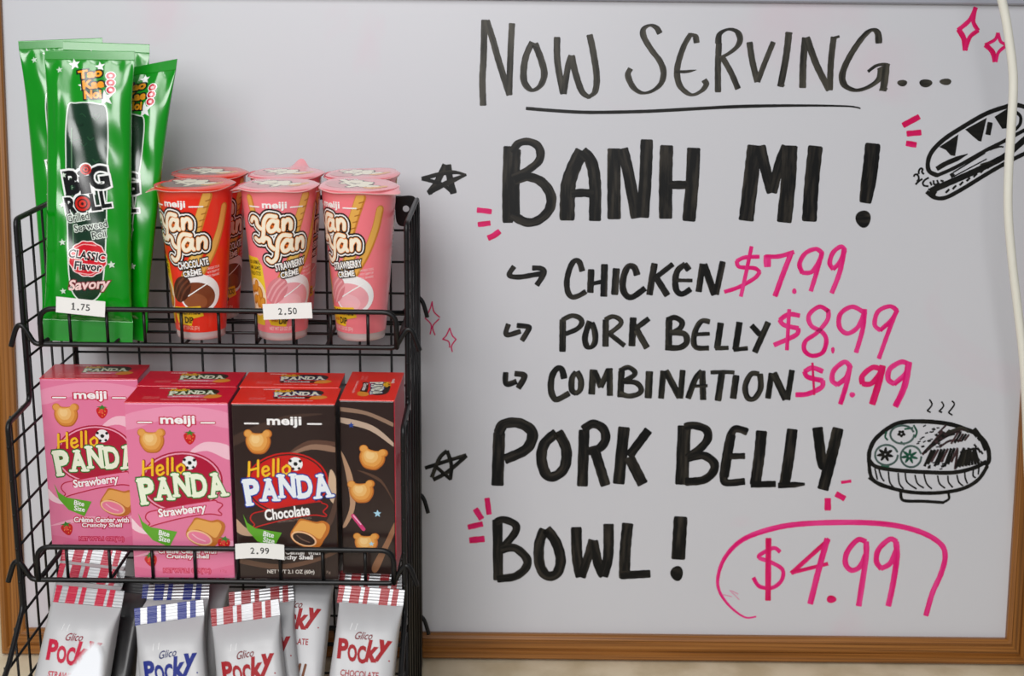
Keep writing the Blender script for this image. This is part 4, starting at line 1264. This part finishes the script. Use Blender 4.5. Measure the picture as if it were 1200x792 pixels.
def cup(label, kind, x, y, turn, tab, tabz=-0.002, tilt=(0, 0), lidturn=0):
    t = thing('dip_cup', label, 'snack cup', 'dip cups on the top shelf', mat=TM(x, y, F1))
    red = kind == 'choc'
    body = (240, 50, 30) if red else (250, 128, 138)
    paper = M(body, 0.28, coat=0.35, scale=12, var=0.03)
    mb = MB()
    n, rows = 72, [0.0065, 0.02, 0.05, 0.08, 0.11, 0.1165, 0.1180, 0.1190]
    rad = [crad(h) for h in rows[:-2]] + [RT + 0.0016, RT + 0.0018]
    V = [(r * sin(2 * pi * i / n), -r * cos(2 * pi * i / n), h) for h, r in zip(rows, rad) for i in range(n)]
    Fc = [(j * n + i, j * n + (i + 1) % n, (j + 1) * n + (i + 1) % n, (j + 1) * n + i) for j in range(len(rows) - 1) for i in range(n)]
    mb.add(V, Fc, paper, True)
    tr = radians(turn)
    def fn(u, v):
        r = crad(v)
        an = u / (RT * 0.88 + 0.12 * RB) + tr
        return Vector((r * sin(an), -r * cos(an), v)), Vector((sin(an), -cos(an), -0.08))
    cup_art(kind).bake(mb, fn, 1.4, dz=3.2e-5, z0=8e-5, clip=(-70, 70, 6.7, 116), fin=dict(rough=0.28, coat=0.35))
    mb.build('cup_body', t)
    mb = MB()
    pr = [(0.0, 0.0008), (RB - 0.003, 0.0008), (RB - 0.0012, 0.0), (RB - 0.0002, 0.0006), (RB + 0.0001, 0.003), (RB + 0.0004, 0.0066)]
    V = [(r * sin(2 * pi * i / n), -r * cos(2 * pi * i / n), h) for r, h in pr for i in range(n)]
    Fc = [(j * n + i, j * n + (i + 1) % n, (j + 1) * n + (i + 1) % n, (j + 1) * n + i) for j in range(len(pr) - 1) for i in range(n)]
    mb.add(V, Fc, M((196, 180, 178), 0.15, coat=0.5), True)
    mb.build('plastic_base', t, 'greyish clear plastic base ring')
    mb = MB()
    film = M((232, 70, 52) if red else (246, 164, 172), 0.25, coat=0.4, var=0.04, scale=18)
    edgeM = M((226, 190, 180), 0.3, coat=0.3)
    rr = [0.0, 0.35, 0.7, 0.85, 0.94, 1.0]
    zr = [0.0, 0.0, 0.0, -0.0001, -0.0006, -0.0016]
    n2 = 96
    ta = radians(tab)
    V, RL_ = [], 0.0312
    for q, zq in zip(rr, zr):
        for i in range(n2):
            an = 2 * pi * i / n2
            d = (an - ta + pi) % (2 * pi) - pi
            b_ = math.exp(-(d / 0.20) ** 2)
            wob = 0.0006 * sin(3 * an + x * 90) + 0.0005 * sin(5 * an + 1)
            r = RL_ * q + (0.0060 * b_ + wob * 0.4) * (q ** 6)
            zz_ = CH + 0.0012 + zq + (tabz * b_ + wob) * (q ** 8)
            V.append((r * sin(an), -r * cos(an), zz_))
    Fc = [(j * n2 + i, j * n2 + (i + 1) % n2, (j + 1) * n2 + (i + 1) % n2, (j + 1) * n2 + i) for j in range(1, len(rr) - 1) for i in range(n2)]
    Fc += [tuple(n2 + i for i in range(n2))]
    nv = len(V)
    V2 = V + [(p[0], p[1], p[2] - 0.0004) for p in V]
    o_ = (len(rr) - 1) * n2
    mb.add(V2, Fc + [tuple(nv + i for i in reversed(f)) for f in Fc], film, True)
    mb.add([V2[o_ + i] for i in range(n2)] + [V2[nv + o_ + i] for i in range(n2)], [(i, (i + 1) % n2, n2 + (i + 1) % n2, n2 + i) for i in range(n2)], edgeM)
    lt = radians(lidturn)
    lid_art(kind).bake(mb, lambda u, v: (Vector((u * cos(lt) - v * sin(lt), u * sin(lt) + v * cos(lt), CH + 0.0012)), Vector((0, 0, 1))), fin=dict(rough=0.28, coat=0.4))
    lo = mb.build('foil_lid', t)
    lo.matrix_local = Matrix.Translation((0, 0, CH)) @ Matrix.Rotation(radians(tilt[0]), 4, 'X') @ Matrix.Rotation(radians(tilt[1]), 4, 'Y') @ Matrix.Translation((0, 0, -CH))
    return t
cup('red chocolate dip cup at the shelf lip, left of the front row', 'choc', -0.2447, 1.0855, -16, -72, -0.003, (1.5, -2), 0)
cup('pink strawberry dip cup behind the 2.50 price tag, middle of the front row', 'straw', -0.1804, 1.0860, 8, -80, -0.002, (1.0, -1.0), 10)
cup('pink strawberry dip cup at the lip, right end of the front row', 'straw', -0.1188, 1.0865, -38, 62, -0.001, (2.5, 1.0), -12)
cup('red chocolate dip cup in the back row, behind the front red cup', 'choc', -0.2463, 1.1500, 30, 150, -0.001, (0.5, -0.5), 0)
cup('strawberry dip cup in the back row with its pull tab bent up', 'straw', -0.1848, 1.1505, 40, 168, 0.008, (0.5, -1.5), 0)
cup('pale pink strawberry dip cup in the back row, right end', 'straw', -0.1232, 1.1508, 40, 140, -0.001, (1.0, -2.0), 0)

# ------------------------------------------------------------------ foil pouches
class Pouch:
    """flat-sealed bag: width, height, half thickness, roundness; local z up, front towards -y"""
    def __init__(s, W, H, T, top, bot, ex=2.6, taper=0.0, skew=0.0, seed=0, crease=0.0, wr=1.0, rid=0.35, N=36):
        s.W, s.H, s.T, s.top, s.bot, s.ex, s.taper, s.skew, s.sd, s.cr, s.wr, s.rid, s.N = W, H, T, top, bot, ex, taper, skew, seed, crease, wr, rid, N
    def half(s, z):
        t = z / s.H
        k = 1 - s.taper * t
        b = s.bulge(z)
        return s.W / 2 * k * (1 - 0.055 * b)
    def bulge(s, z):
        a = max(0.0, min(1.0, (z - s.bot) / (0.22 * s.H)))
        c = max(0.0, min(1.0, (s.H - s.top - z) / (0.20 * s.H)))
        f = lambda q: sqrt(max(0.0, 1 - (1 - q) ** 2))
        return f(a) * (1 - (1 - c) ** 2)
    def depth(s, u, z):
        """half thickness at u = -1..1"""
        d = s.T * s.bulge(z) * max(0.0, 1 - abs(u) ** s.ex) ** (1 / s.ex)
        w = s.bulge(z)
        d += s.wr * w * (1 - abs(u) ** 4) * (0.0008 * sin(9 * u + z * 70 + s.sd) + 0.0006 * sin(z * 210 + u * 4 + s.sd * 2) * abs(u))
        d += s.cr * math.exp(-((u + 0.72) / 0.07) ** 2) * w
        # wrinkles running away from the seals
        e = math.exp(-((z - s.bot) / 0.018) ** 2) + math.exp(-((s.H - s.top - z) / 0.018) ** 2)
        if s.bot < z < s.H - s.top:
            d += s.wr * 0.0008 * e * sin(u * 13 + s.sd * 3)
        if z <= s.bot or z >= s.H - s.top:
            d = 0.0004 + s.rid * 0.001 * sin(z * 2 * pi / 0.0024)
        return max(0.0003, d)
    def sway(s, u, z):
        t = z / s.H
        return 0.0025 * sin(3.1 * t + s.sd) + 0.0016 * u * sin(4 * t + s.sd * 1.7)
    def front(s, x, z):
        hw = s.half(z)
        u = max(-1, min(1, x / hw))
        return Vector((x, s.sway(u, z) - s.depth(u, z), z + s.skew * x * max(0, (z / s.H - 0.8) / 0.2)))
    def pt(s, u, z, sg):
        hw = s.half(z)
        return Vector((u * hw, s.sway(u, z) + sg * s.depth(u, z), z + s.skew * u * hw * max(0, (z / s.H - 0.8) / 0.2)))
    def fn(s, x, y):
        p = s.front(x, y)
        e = 0.0008
        a = s.front(x + e, y) - s.front(x - e, y)
        b = s.front(x, y + e) - s.front(x, y - e)
        n = a.cross(b).normalized()
        if n.y > 0:
            n = -n
        return p, n
    def strip(s, mb, z0, z1, dz, m, cap=False):
        rows = max(2, int((z1 - z0) / dz) + 1)
        N = s.N
        us = [-cos(pi * i / N) for i in range(N + 1)]
        V = []
        for j in range(rows):
            z = z0 + (z1 - z0) * j / (rows - 1)
            V += [s.pt(u, z, -1) for u in us] + [s.pt(u, z, 1) for u in reversed(us)]
        K = 2 * (N + 1)
        Fc = [(j * K + i, j * K + (i + 1) % K, (j + 1) * K + (i + 1) % K, (j + 1) * K + i) for j in range(rows - 1) for i in range(K)]
        if cap in ('bottom', 'both'):
            Fc.append(tuple(reversed(range(K))))
        if cap in ('top', 'both'):
            Fc.append(tuple((rows - 1) * K + i for i in range(K)))
        mb.add(V, Fc, m, True)

# ------------------------------------------------------------------ green seaweed pouches
GREEN = M((0, 144, 14), 0.22, 0.0, 0.6, var=0.05, scale=25, spec=0.7)
GREENS = M((2, 144, 18), 0.24, 0.0, 0.5, var=0.08, scale=60, spec=0.7)
def pouch_art():
    a = Art()
    wh, bk = (248, 250, 248), (18, 18, 18)
    GH = 226
    Y = lambda t: GH - t
    for x, y, r in ((8.5, 12, 4.2), (-11, 10.5, 4.6), (-22, 15, 2.6), (14, 36, 6.5), (-3, 27, 4.0)):
        a.star(x, Y(y), r, wh if r > 3 else (206, 226, 206), 12)
    # seaweed roll
    body = [(-14, Y(46)), (-8, Y(41)), (8, Y(41)), (15, Y(47)), (15.5, Y(90)), (14.5, Y(140)), (12.5, Y(178)), (8, Y(190)), (0, Y(193)), (-7, Y(190)), (-11.5, Y(178)), (-13.5, Y(140)), (-15, Y(90))]
    a.st(body, 2.0, (226, 236, 226), True, True)
    a.poly(body, (20, 54, 34), True)
    rn = random.Random(5)
    for i in range(46):
        x, y = rn.uniform(-11, 11), rn.uniform(46, 186)
        if abs(x) > 9 - max(0, y - 170) * 0.4:
            continue
        a.st([(x - 2, Y(y)), (x, Y(y + rn.uniform(-2, 2))), (x + 2.4, Y(y + rn.uniform(-2, 2)))], rn.uniform(0.5, 1.3), rn.choice(((26, 64, 40), (24, 58, 36), (34, 74, 46), (14, 42, 26))))
    a.st([(-11, Y(60)), (-10.5, Y(100)), (-9.5, Y(150))], 1.0, (90, 126, 96))
    # maker's name, orange on black
    og = (246, 160, 30)
    for t, x, y, w, h, ro in (('Tao', 1.5, 17.6, 17, 6.0, 10), ('Kae', 4.5, 25.6, 15, 6.2, 8), ('Noi', 4.5, 33.4, 12, 6.0, 6)):
        a.txt(t, x, Y(y), w, h, bk, ro, 0.17)
    for t, x, y, w, h, ro in (('Tao', 1.5, 17.6, 17, 6.0, 10), ('Kae', 4.5, 25.6, 15, 6.2, 8), ('Noi', 4.5, 33.4, 12, 6.0, 6)):
        a.txt(t, x, Y(y), w, h, og, ro, 0.05)
    for i in range(3):
        a.ell(17 + 0.4 * i, Y(19 + 5.4 * i), 3.9, 3.3, wh); a.ell(17 + 0.4 * i, Y(19 + 5.4 * i), 3.2, 2.7, (206, 22, 50)); a.ell(17 + 0.4 * i, Y(19 + 5.4 * i), 1.4, 1.2, (250, 220, 224))
    # BiG ROLL
    rows = ((('B', -10.5, 101.5, 11, 17.0), ('i', -1.2, 100.5, 4.8, 16.5), ('G', 9.5, 97.0, 14, 16.5)), (('R', -11.5, 119.5, 8, 12.5), ('L', 7.2, 115.6, 6.5, 12.0), ('L', 14.8, 113.2, 6.5, 12.0)))
    for e, c in ((1.9, wh), (0.0, bk)):
        for rw in rows:
            for ch, x, y, w, h in rw:
                a.txt(ch, x, Y(y), w, h, c, 10, 0.04 + e * 0.034)
        a.ell(-2.3, Y(117.5), 6.6 + e, 7.0 + e, c)
        if e:
            a.ell(-0.2, Y(91), 5.2, 5.2, wh)
    for cx, cy, r in ((-2.3, 117.5, 5.6), (-0.2, 91, 4.2)):
        a.ell(cx, Y(cy), r, r, (206, 34, 22)); a.ell(cx, Y(cy), r * 0.68, r * 0.68, (60, 8, 8)); a.ell(cx, Y(cy), r * 0.5, r * 0.5, (220, 44, 26)); a.ell(cx, Y(cy), r * 0.2, r * 0.2, (60, 8, 8))
    for t, x, y, w, h in (('Grilled', -6, 128.0, 17, 6.0), ('Seaweed', 3.5, 134.4, 25, 5.6), ('Roll', 10, 141.0, 10, 5.2)):
        a.txt(t, x, Y(y), w, h, bk, 12, 0.01, 0, ((0.6, (220, 232, 220)),))
    # flavour seal
    rg = [(1.5 + (13.2 + 0.7 * (i % 2)) * cos(2 * pi * i / 24), Y(160) + (13.0 + 0.7 * (i % 2)) * sin(2 * pi * i / 24)) for i in range(24)]
    a.st(rg, 1.6, (248, 220, 220), True, True)
    a.poly(rg, (214, 22, 40), True)
    a.st([(-9, Y(153)), (-2, Y(149)), (8, Y(149.5))], 0.8, (244, 170, 170)); a.st([(-7, Y(171)), (4, Y(172)), (10, Y(168))], 0.8, (244, 170, 170))
    a.txt('CLASSIC', 1.0, Y(157.5), 27, 6.2, bk, -6, 0.03, 0.05, ((0.6, (255, 244, 240)),))
    a.txt('Flavor', 2.0, Y(165.8), 20, 6.0, bk, -3, 0.03, 0.05, ((0.6, (255, 244, 240)),))
    a.txt('Savory', 2.5, Y(181), 30, 10, (255, 214, 208), 6, 0.03, 0.25, ((0.7, (120, 30, 40)),))
    for x, y, r in ((19, 164, 3.2), (-17.5, 148, 2.8), (-17, 186, 2.6), (-17, 96, 2.4), (-18, 119, 2.6)):
        a.star(x, Y(y), r, (214, 232, 214), 8)
    for i in range(5):
        a.st([(-16, Y(199 + i * 1.8)), (10 + (i % 3) * 3, Y(199 + i * 1.8))], 0.5, (8, 90, 24), False)
    a.txt('NET WT 3 G', -10, Y(197), 12, 2.2, (10, 60, 20), 0, 0.03)
    return a
GART = pouch_art().flat()
def seaweed(label, px_b, py_b, px_t, py_t, Yb, leanY, W, seed, skew=0.0, yaw=0, crease=0.0, T=0.0085):
    B = PY(px_b, py_b, Yb)
    Tt = PY(px_t, py_t, Yb + leanY)
    up = (Tt - B)
    H = up.length
    up.normalize()
    fy = Vector((sin(radians(yaw)), cos(radians(yaw)), 0))
    xx = fy.cross(up).normalized()
    fy = up.cross(xx)
    mat = Matrix(((xx.x, fy.x, up.x, B.x), (xx.y, fy.y, up.y, B.y), (xx.z, fy.z, up.z, B.z), (0, 0, 0, 1)))
    t = thing('seaweed_pouch', label, 'snack pouch', 'green seaweed pouches on the top shelf', mat=mat)
    p = Pouch(W, H, T, 0.007, 0.017, 2.3, 0.0, skew, seed, crease, 0.85, 0.0, 90)
    mb = MB()
    p.strip(mb, 0.017, H - 0.007, 0.0017, GREEN)
    k = H / 0.226
    a = Art()
    a.it = [([(x * W / 0.068, y * k) for x, y in v], f, c) for v, f, c in GART]
    a.ready = True
    a.bake(mb, p.fn, 1.5, dz=3.2e-5, z0=1.2e-4, clip=(-W * 490, W * 490, 0, H * 1000 - 7), fin=dict(rough=0.2, coat=0.6))
    mb.build('pouch_body', t)
    mb = MB()
    p.strip(mb, H - 0.007, H, 0.0006, GREENS, 'both')
    a.bake(mb, p.fn, 1.5, dz=3.2e-5, z0=1.2e-4, clip=(-W * 490, W * 490, H * 1000 - 7, H * 1000), fin=dict(rough=0.2, coat=0.6))
    mb.build('end_seal', t)
    mb = MB()
    p.strip(mb, 0.0, 0.017, 0.0006, GREENS, 'both')
    mb.build('end_seal', t)
    return t
seaweed('foremost green seaweed pouch, full front showing behind the 1.75 tag', 102, 401, 106, 60, 1.0690, 0.036, 0.0690, 1.0, 0.03, 0, 0.0009)
seaweed('green seaweed pouch leaning right, between the foremost pouch and the red cup', 128, 394, 163, 78, 1.0920, 0.036, 0.0620, 2.3, 0.30, 12)
seaweed('green seaweed pouch straight behind the foremost one, only its plain square top showing', 124, 389, 124, 50, 1.1165, 0.030, 0.0680, 4.1, 0.0, -4)
seaweed('green seaweed pouch tilted left at the very back, crinkled top corner showing', 100, 384, 70, 46, 1.1395, 0.026, 0.0660, 5.2, 0.0, -6)

# ------------------------------------------------------------------ silver stick packets on the lowest shelf
SILVER = M((192, 192, 194), 0.5, 0.12, 0.12, var=0.03, scale=14)
CRIMP = M((150, 150, 152), 0.36, 0.85, 0.0, var=0.08, scale=90)
PW, PH, PT = 0.0555, 0.138, 0.0115
FLAV = {'straw': ((190, 6, 56), 'STRAWBERRY'), 'choc': ((160, 8, 24), 'CHOCOLATE'), 'cream': ((8, 32, 128), 'COOKIES & CREAM')}
def packet_art(fl):
    a = Art()
    c, word = FLAV[fl]
    top = PH * 1000 - 13
    dk = tuple(int(v * 0.72) for v in c)
    a.txt('Glico', -1, top - 26, 13, 5.6, dk, 3, 0.012, 0.35)
    # rising arch of condensed letters
    for i, ch in enumerate('Pocky'):
        u = (-15.5, -8.2, -1.2, 6.2, 14.0)[i]
        y = top - 40 + 0.020 * u * u + 0.10 * u + (0, 0, 0, 1.6, -1.6)[i]
        w = (6.4, 6.2, 5.6, 6.6, 7.2)[i]
        h = (13.5, 11.5, 11.8, 14.5, 14.5)[i]
        a.txt(ch.upper() if i < 3 else ch, u, y, w, h, c, -u * 0.55 - (10 if i == 0 else 0) + (4 if i > 2 else 0), 0.05, 0.12 if i > 2 else -0.06)
    a.ell(19.5, top - 43, 0.6, 0.6, c, n=8)
    a.txt(word, -1 if fl != 'cream' else -3, top - 54.5, 28 if fl != 'cream' else 32, 4.6, c, 0, 0.02)
    if fl == 'cream':
        a.ell(17, top - 53, 3.4, 2.6, c)
        a.ell(17, top - 53, 2.2, 0.7, (220, 224, 236), 20)
    for x in (-12, -8):
        a.st([(x, top - 22), (x + 0.8, top - 17)], 0.35, (240, 240, 240))
    # lower print, in shade below the frame edge: a row of thin sticks
    for i in range(6):
        a.st([(-14 + i * 4.2, top - 112), (-8 + i * 4.2, top - 72)], 2.0, (120, 66, 34)); a.st([(-14 + i * 4.2, top - 112), (-12.6 + i * 4.2, top - 103)], 2.1, (226, 176, 100))
    return a
def packet(label, fl, px, py, Yt, lean, tilt=0.0, yaw=0.0, W=PW, seed=0.0, art=True, stripes=True, H=PH):
    top = PY(px, py, Yt)
    R = Matrix.Rotation(radians(yaw), 4, 'Z') @ Matrix.Rotation(radians(-lean), 4, 'X') @ Matrix.Rotation(radians(tilt), 4, 'Y')
    upv = (R @ Vector((0, 0, 1)))
    mat = Matrix.Translation(top - upv * H) @ R
    dark = fl == 'dark'
    t = thing('stick_packet', label, 'snack packet', 'stick packets on the lowest shelf', mat=mat)
    p = Pouch(W, H, PT, 0.013, 0.006, 5.5, 0.04, 0.0, seed, 0.0, 0.22, 0.16)
    mb = MB()
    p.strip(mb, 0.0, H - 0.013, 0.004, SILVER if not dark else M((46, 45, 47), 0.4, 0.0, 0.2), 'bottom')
    if not dark and art:
        packet_art(fl).bake(mb, p.fn, 2.2, dz=1.6e-5, z0=1.2e-4, clip=(-26, 26, 4, 124), fin=dict(rough=0.55, spec=0.3))
    mb.build('wrapper', t)
    mb = MB()
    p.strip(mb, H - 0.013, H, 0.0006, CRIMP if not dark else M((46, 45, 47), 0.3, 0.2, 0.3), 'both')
    if not dark:
        a = Art()
        c = FLAV[fl][0]
        for x, w in ((-24.6, 4.6), (-13.5, 7.5), (-5.0, 3.6), (9.0, 7.0), (17.2, 4.4)):
            a.poly([(x - w / 2, 124.4), (x + w / 2, 124.4), (x + w / 2 + 0.8, 138.0), (x - w / 2 + 0.8, 138.0)], c)
        a.bake(mb, p.fn, 0.7, z0=1.4e-4, clip=(-26.2, 26.2, 124, 138), fin=dict(rough=0.3, coat=0.3))
    mb.build('crimped_end', t, None if dark else 'striped foil crimp')
    return t
packet('silver strawberry stick packet with pink stripes, front of the left stack', 'straw', 106, 689, 1.000, 36, 5, 0, 0.0560, 0.3)
packet('silver packet with pink-striped crimp, second in the left stack', 'straw', 110, 665, 1.034, 36, 6, 0, 0.0545, 1.3)
packet('silver packet with pink-striped crimp, rearmost of the left stack', 'straw', 114, 643, 1.066, 36, 5, 0, 0.0530, 2.3)
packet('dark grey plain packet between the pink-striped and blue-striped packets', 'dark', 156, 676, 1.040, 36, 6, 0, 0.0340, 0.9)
packet('silver stick packet with dark blue stripes, front one of the two blue', 'cream', 199, 708, 1.000, 34, -9, 0, 0.0535, 2.0)
packet('silver packet with dark blue striped crimp, just behind the front blue one', 'cream', 207, 684, 1.034, 35, -2, 0, 0.0540, 3.1)
packet('plain silver packet back showing between the blue and the red packets', 'choc', 236, 664, 1.068, 34, 1, 0, 0.0500, 4.4, art=False)
packet('silver chocolate stick packet with red stripes, tilted, front of the middle', 'choc', 287, 708, 1.000, 34, -9, 0, 0.0545, 0.8)
packet('silver packet with red striped crimp peeking over the tilted front red one', 'choc', 308, 690, 1.032, 34, -8, 0, 0.0500, 1.7)
packet('grey-shaded silver packet standing back between the tilted and the right-end red packets', 'choc', 356, 655, 1.060, 36, 3, 0, 0.0560, 2.6)
packet('silver chocolate stick packet with red stripes at the right end, front one', 'choc', 437, 688, 1.004, 36, 4, 0, 0.0510, 3.9)
packet('silver packet with red striped crimp behind the right-end one', 'choc', 437, 670, 1.036, 36, 3, 0, 0.0500, 5.0)

# ------------------------------------------------------------------ price tags clipped on the lips
def tag(text, label, px, py, Yt, tilt, bend=0.0):
    c = PY(px, py, Yt)
    mat = Matrix.Translation(c) @ Matrix.Rotation(radians(tilt), 4, 'Y')
    t = thing('price_tag', label, 'price tag', 'price tags on the rack lips', mat=mat)
    w, h = 0.0372, 0.0122
    mb = MB()
    N = 16
    f = lambda x: -bend * ((x / (w / 2)) ** 2)
    V = []
    for i in range(N + 1):
        x = -w / 2 + w * i / N
        for y, z in ((-0.0003, -h / 2), (-0.0003, h / 2), (0.0003, h / 2), (0.0003, -h / 2)):
            V.append((x, y, z + f(x)))
    Fc = [(4 * i + k, 4 * i + (k + 1) % 4, 4 * i + 4 + (k + 1) % 4, 4 * i + 4 + k) for i in range(N) for k in range(4)] + [(3, 2, 1, 0), (4 * N, 4 * N + 1, 4 * N + 2, 4 * N + 3)]
    mb.add(V, Fc, M((244, 243, 240), 0.5, var=0.02))
    a = Art()
    for i, ch in enumerate(text):
        x = (i - 1.5) * 3.7
        if ch == '.':
            a.ell(x, -2.2, 0.75, 0.75, (26, 26, 28), n=10)
        elif ch == '1':
            a.txt('l', x + 0.1, 0, 0.75, 5.0, (26, 26, 28), 0, 0.02); a.st([(x - 1.1, -2.5), (x + 1.3, -2.5)], 0.6, (26, 26, 28), False); a.st([(x - 1.0, 1.5), (x + 0.1, 2.4)], 0.6, (26, 26, 28), False)
        else:
            a.txt(ch, x, 0, 2.9, 5.0, (26, 26, 28), 0, 0.012)
    a.bake(mb, lambda x, y: (Vector((x, -0.0003, y + f(x))), Vector((0, -1, 0))), fin=dict(rough=0.5))
    mb.build('card', t)
    mb = MB()
    boxmesh(mb, -0.008, 0.008, 0.0003, 0.0012, -0.003, 0.003, M((236, 236, 232), 0.5), 0.0003)
    mb.build('adhesive_pad', t)
    return t
tag('1.75', 'white price tag reading 1.75 in front of the green pouches', 94.5, 359.5, Y1 - 0.0084, 5.5)
tag('2.50', 'white price tag reading 2.50 in front of the pink cup', 337, 364.5, Y1 - 0.0084, -2.5)
tag('2.99', 'white price tag reading 2.99 in front of the brown chocolate box', 304.5, 645, Y2 - 0.0044, 0.5, 0.0012)

# ------------------------------------------------------------------ blurred white card close to the camera
tip = PY(113, 752, 0.64)
t = thing('sign_card', 'white pointed card corner, out of focus in front of the pink-striped packet', 'card', loc=(tip.x, tip.y - 0.10, ZC))
h = tip.z - ZC
mb = MB()
out = [(-0.050, 0.03), (-0.050, h - 0.062), (-0.005, h - 0.004), (-0.002, h - 0.0005), (0.002, h - 0.0015), (0.0035, h - 0.006), (0.0035, 0.03)]
N = len(out)
V = [(x, 0.10 * (z - 0.03) / (h - 0.03) + q, z) for q in (-0.0015, 0.0015) for x, z in out]
mb.add(V, [tuple(range(N)), tuple(reversed(range(N, 2 * N)))] + [(i, N + i, N + (i + 1) % N, (i + 1) % N) for i in range(N)], M((226, 228, 232), 0.5))
mb.build('card_panel', t)
mb = MB()
boxmesh(mb, -0.07, 0.012, -0.03, 0.03, 0.0, 0.03, M((240, 240, 242), 0.4), 0.003)
mb.build('card_stand', t)
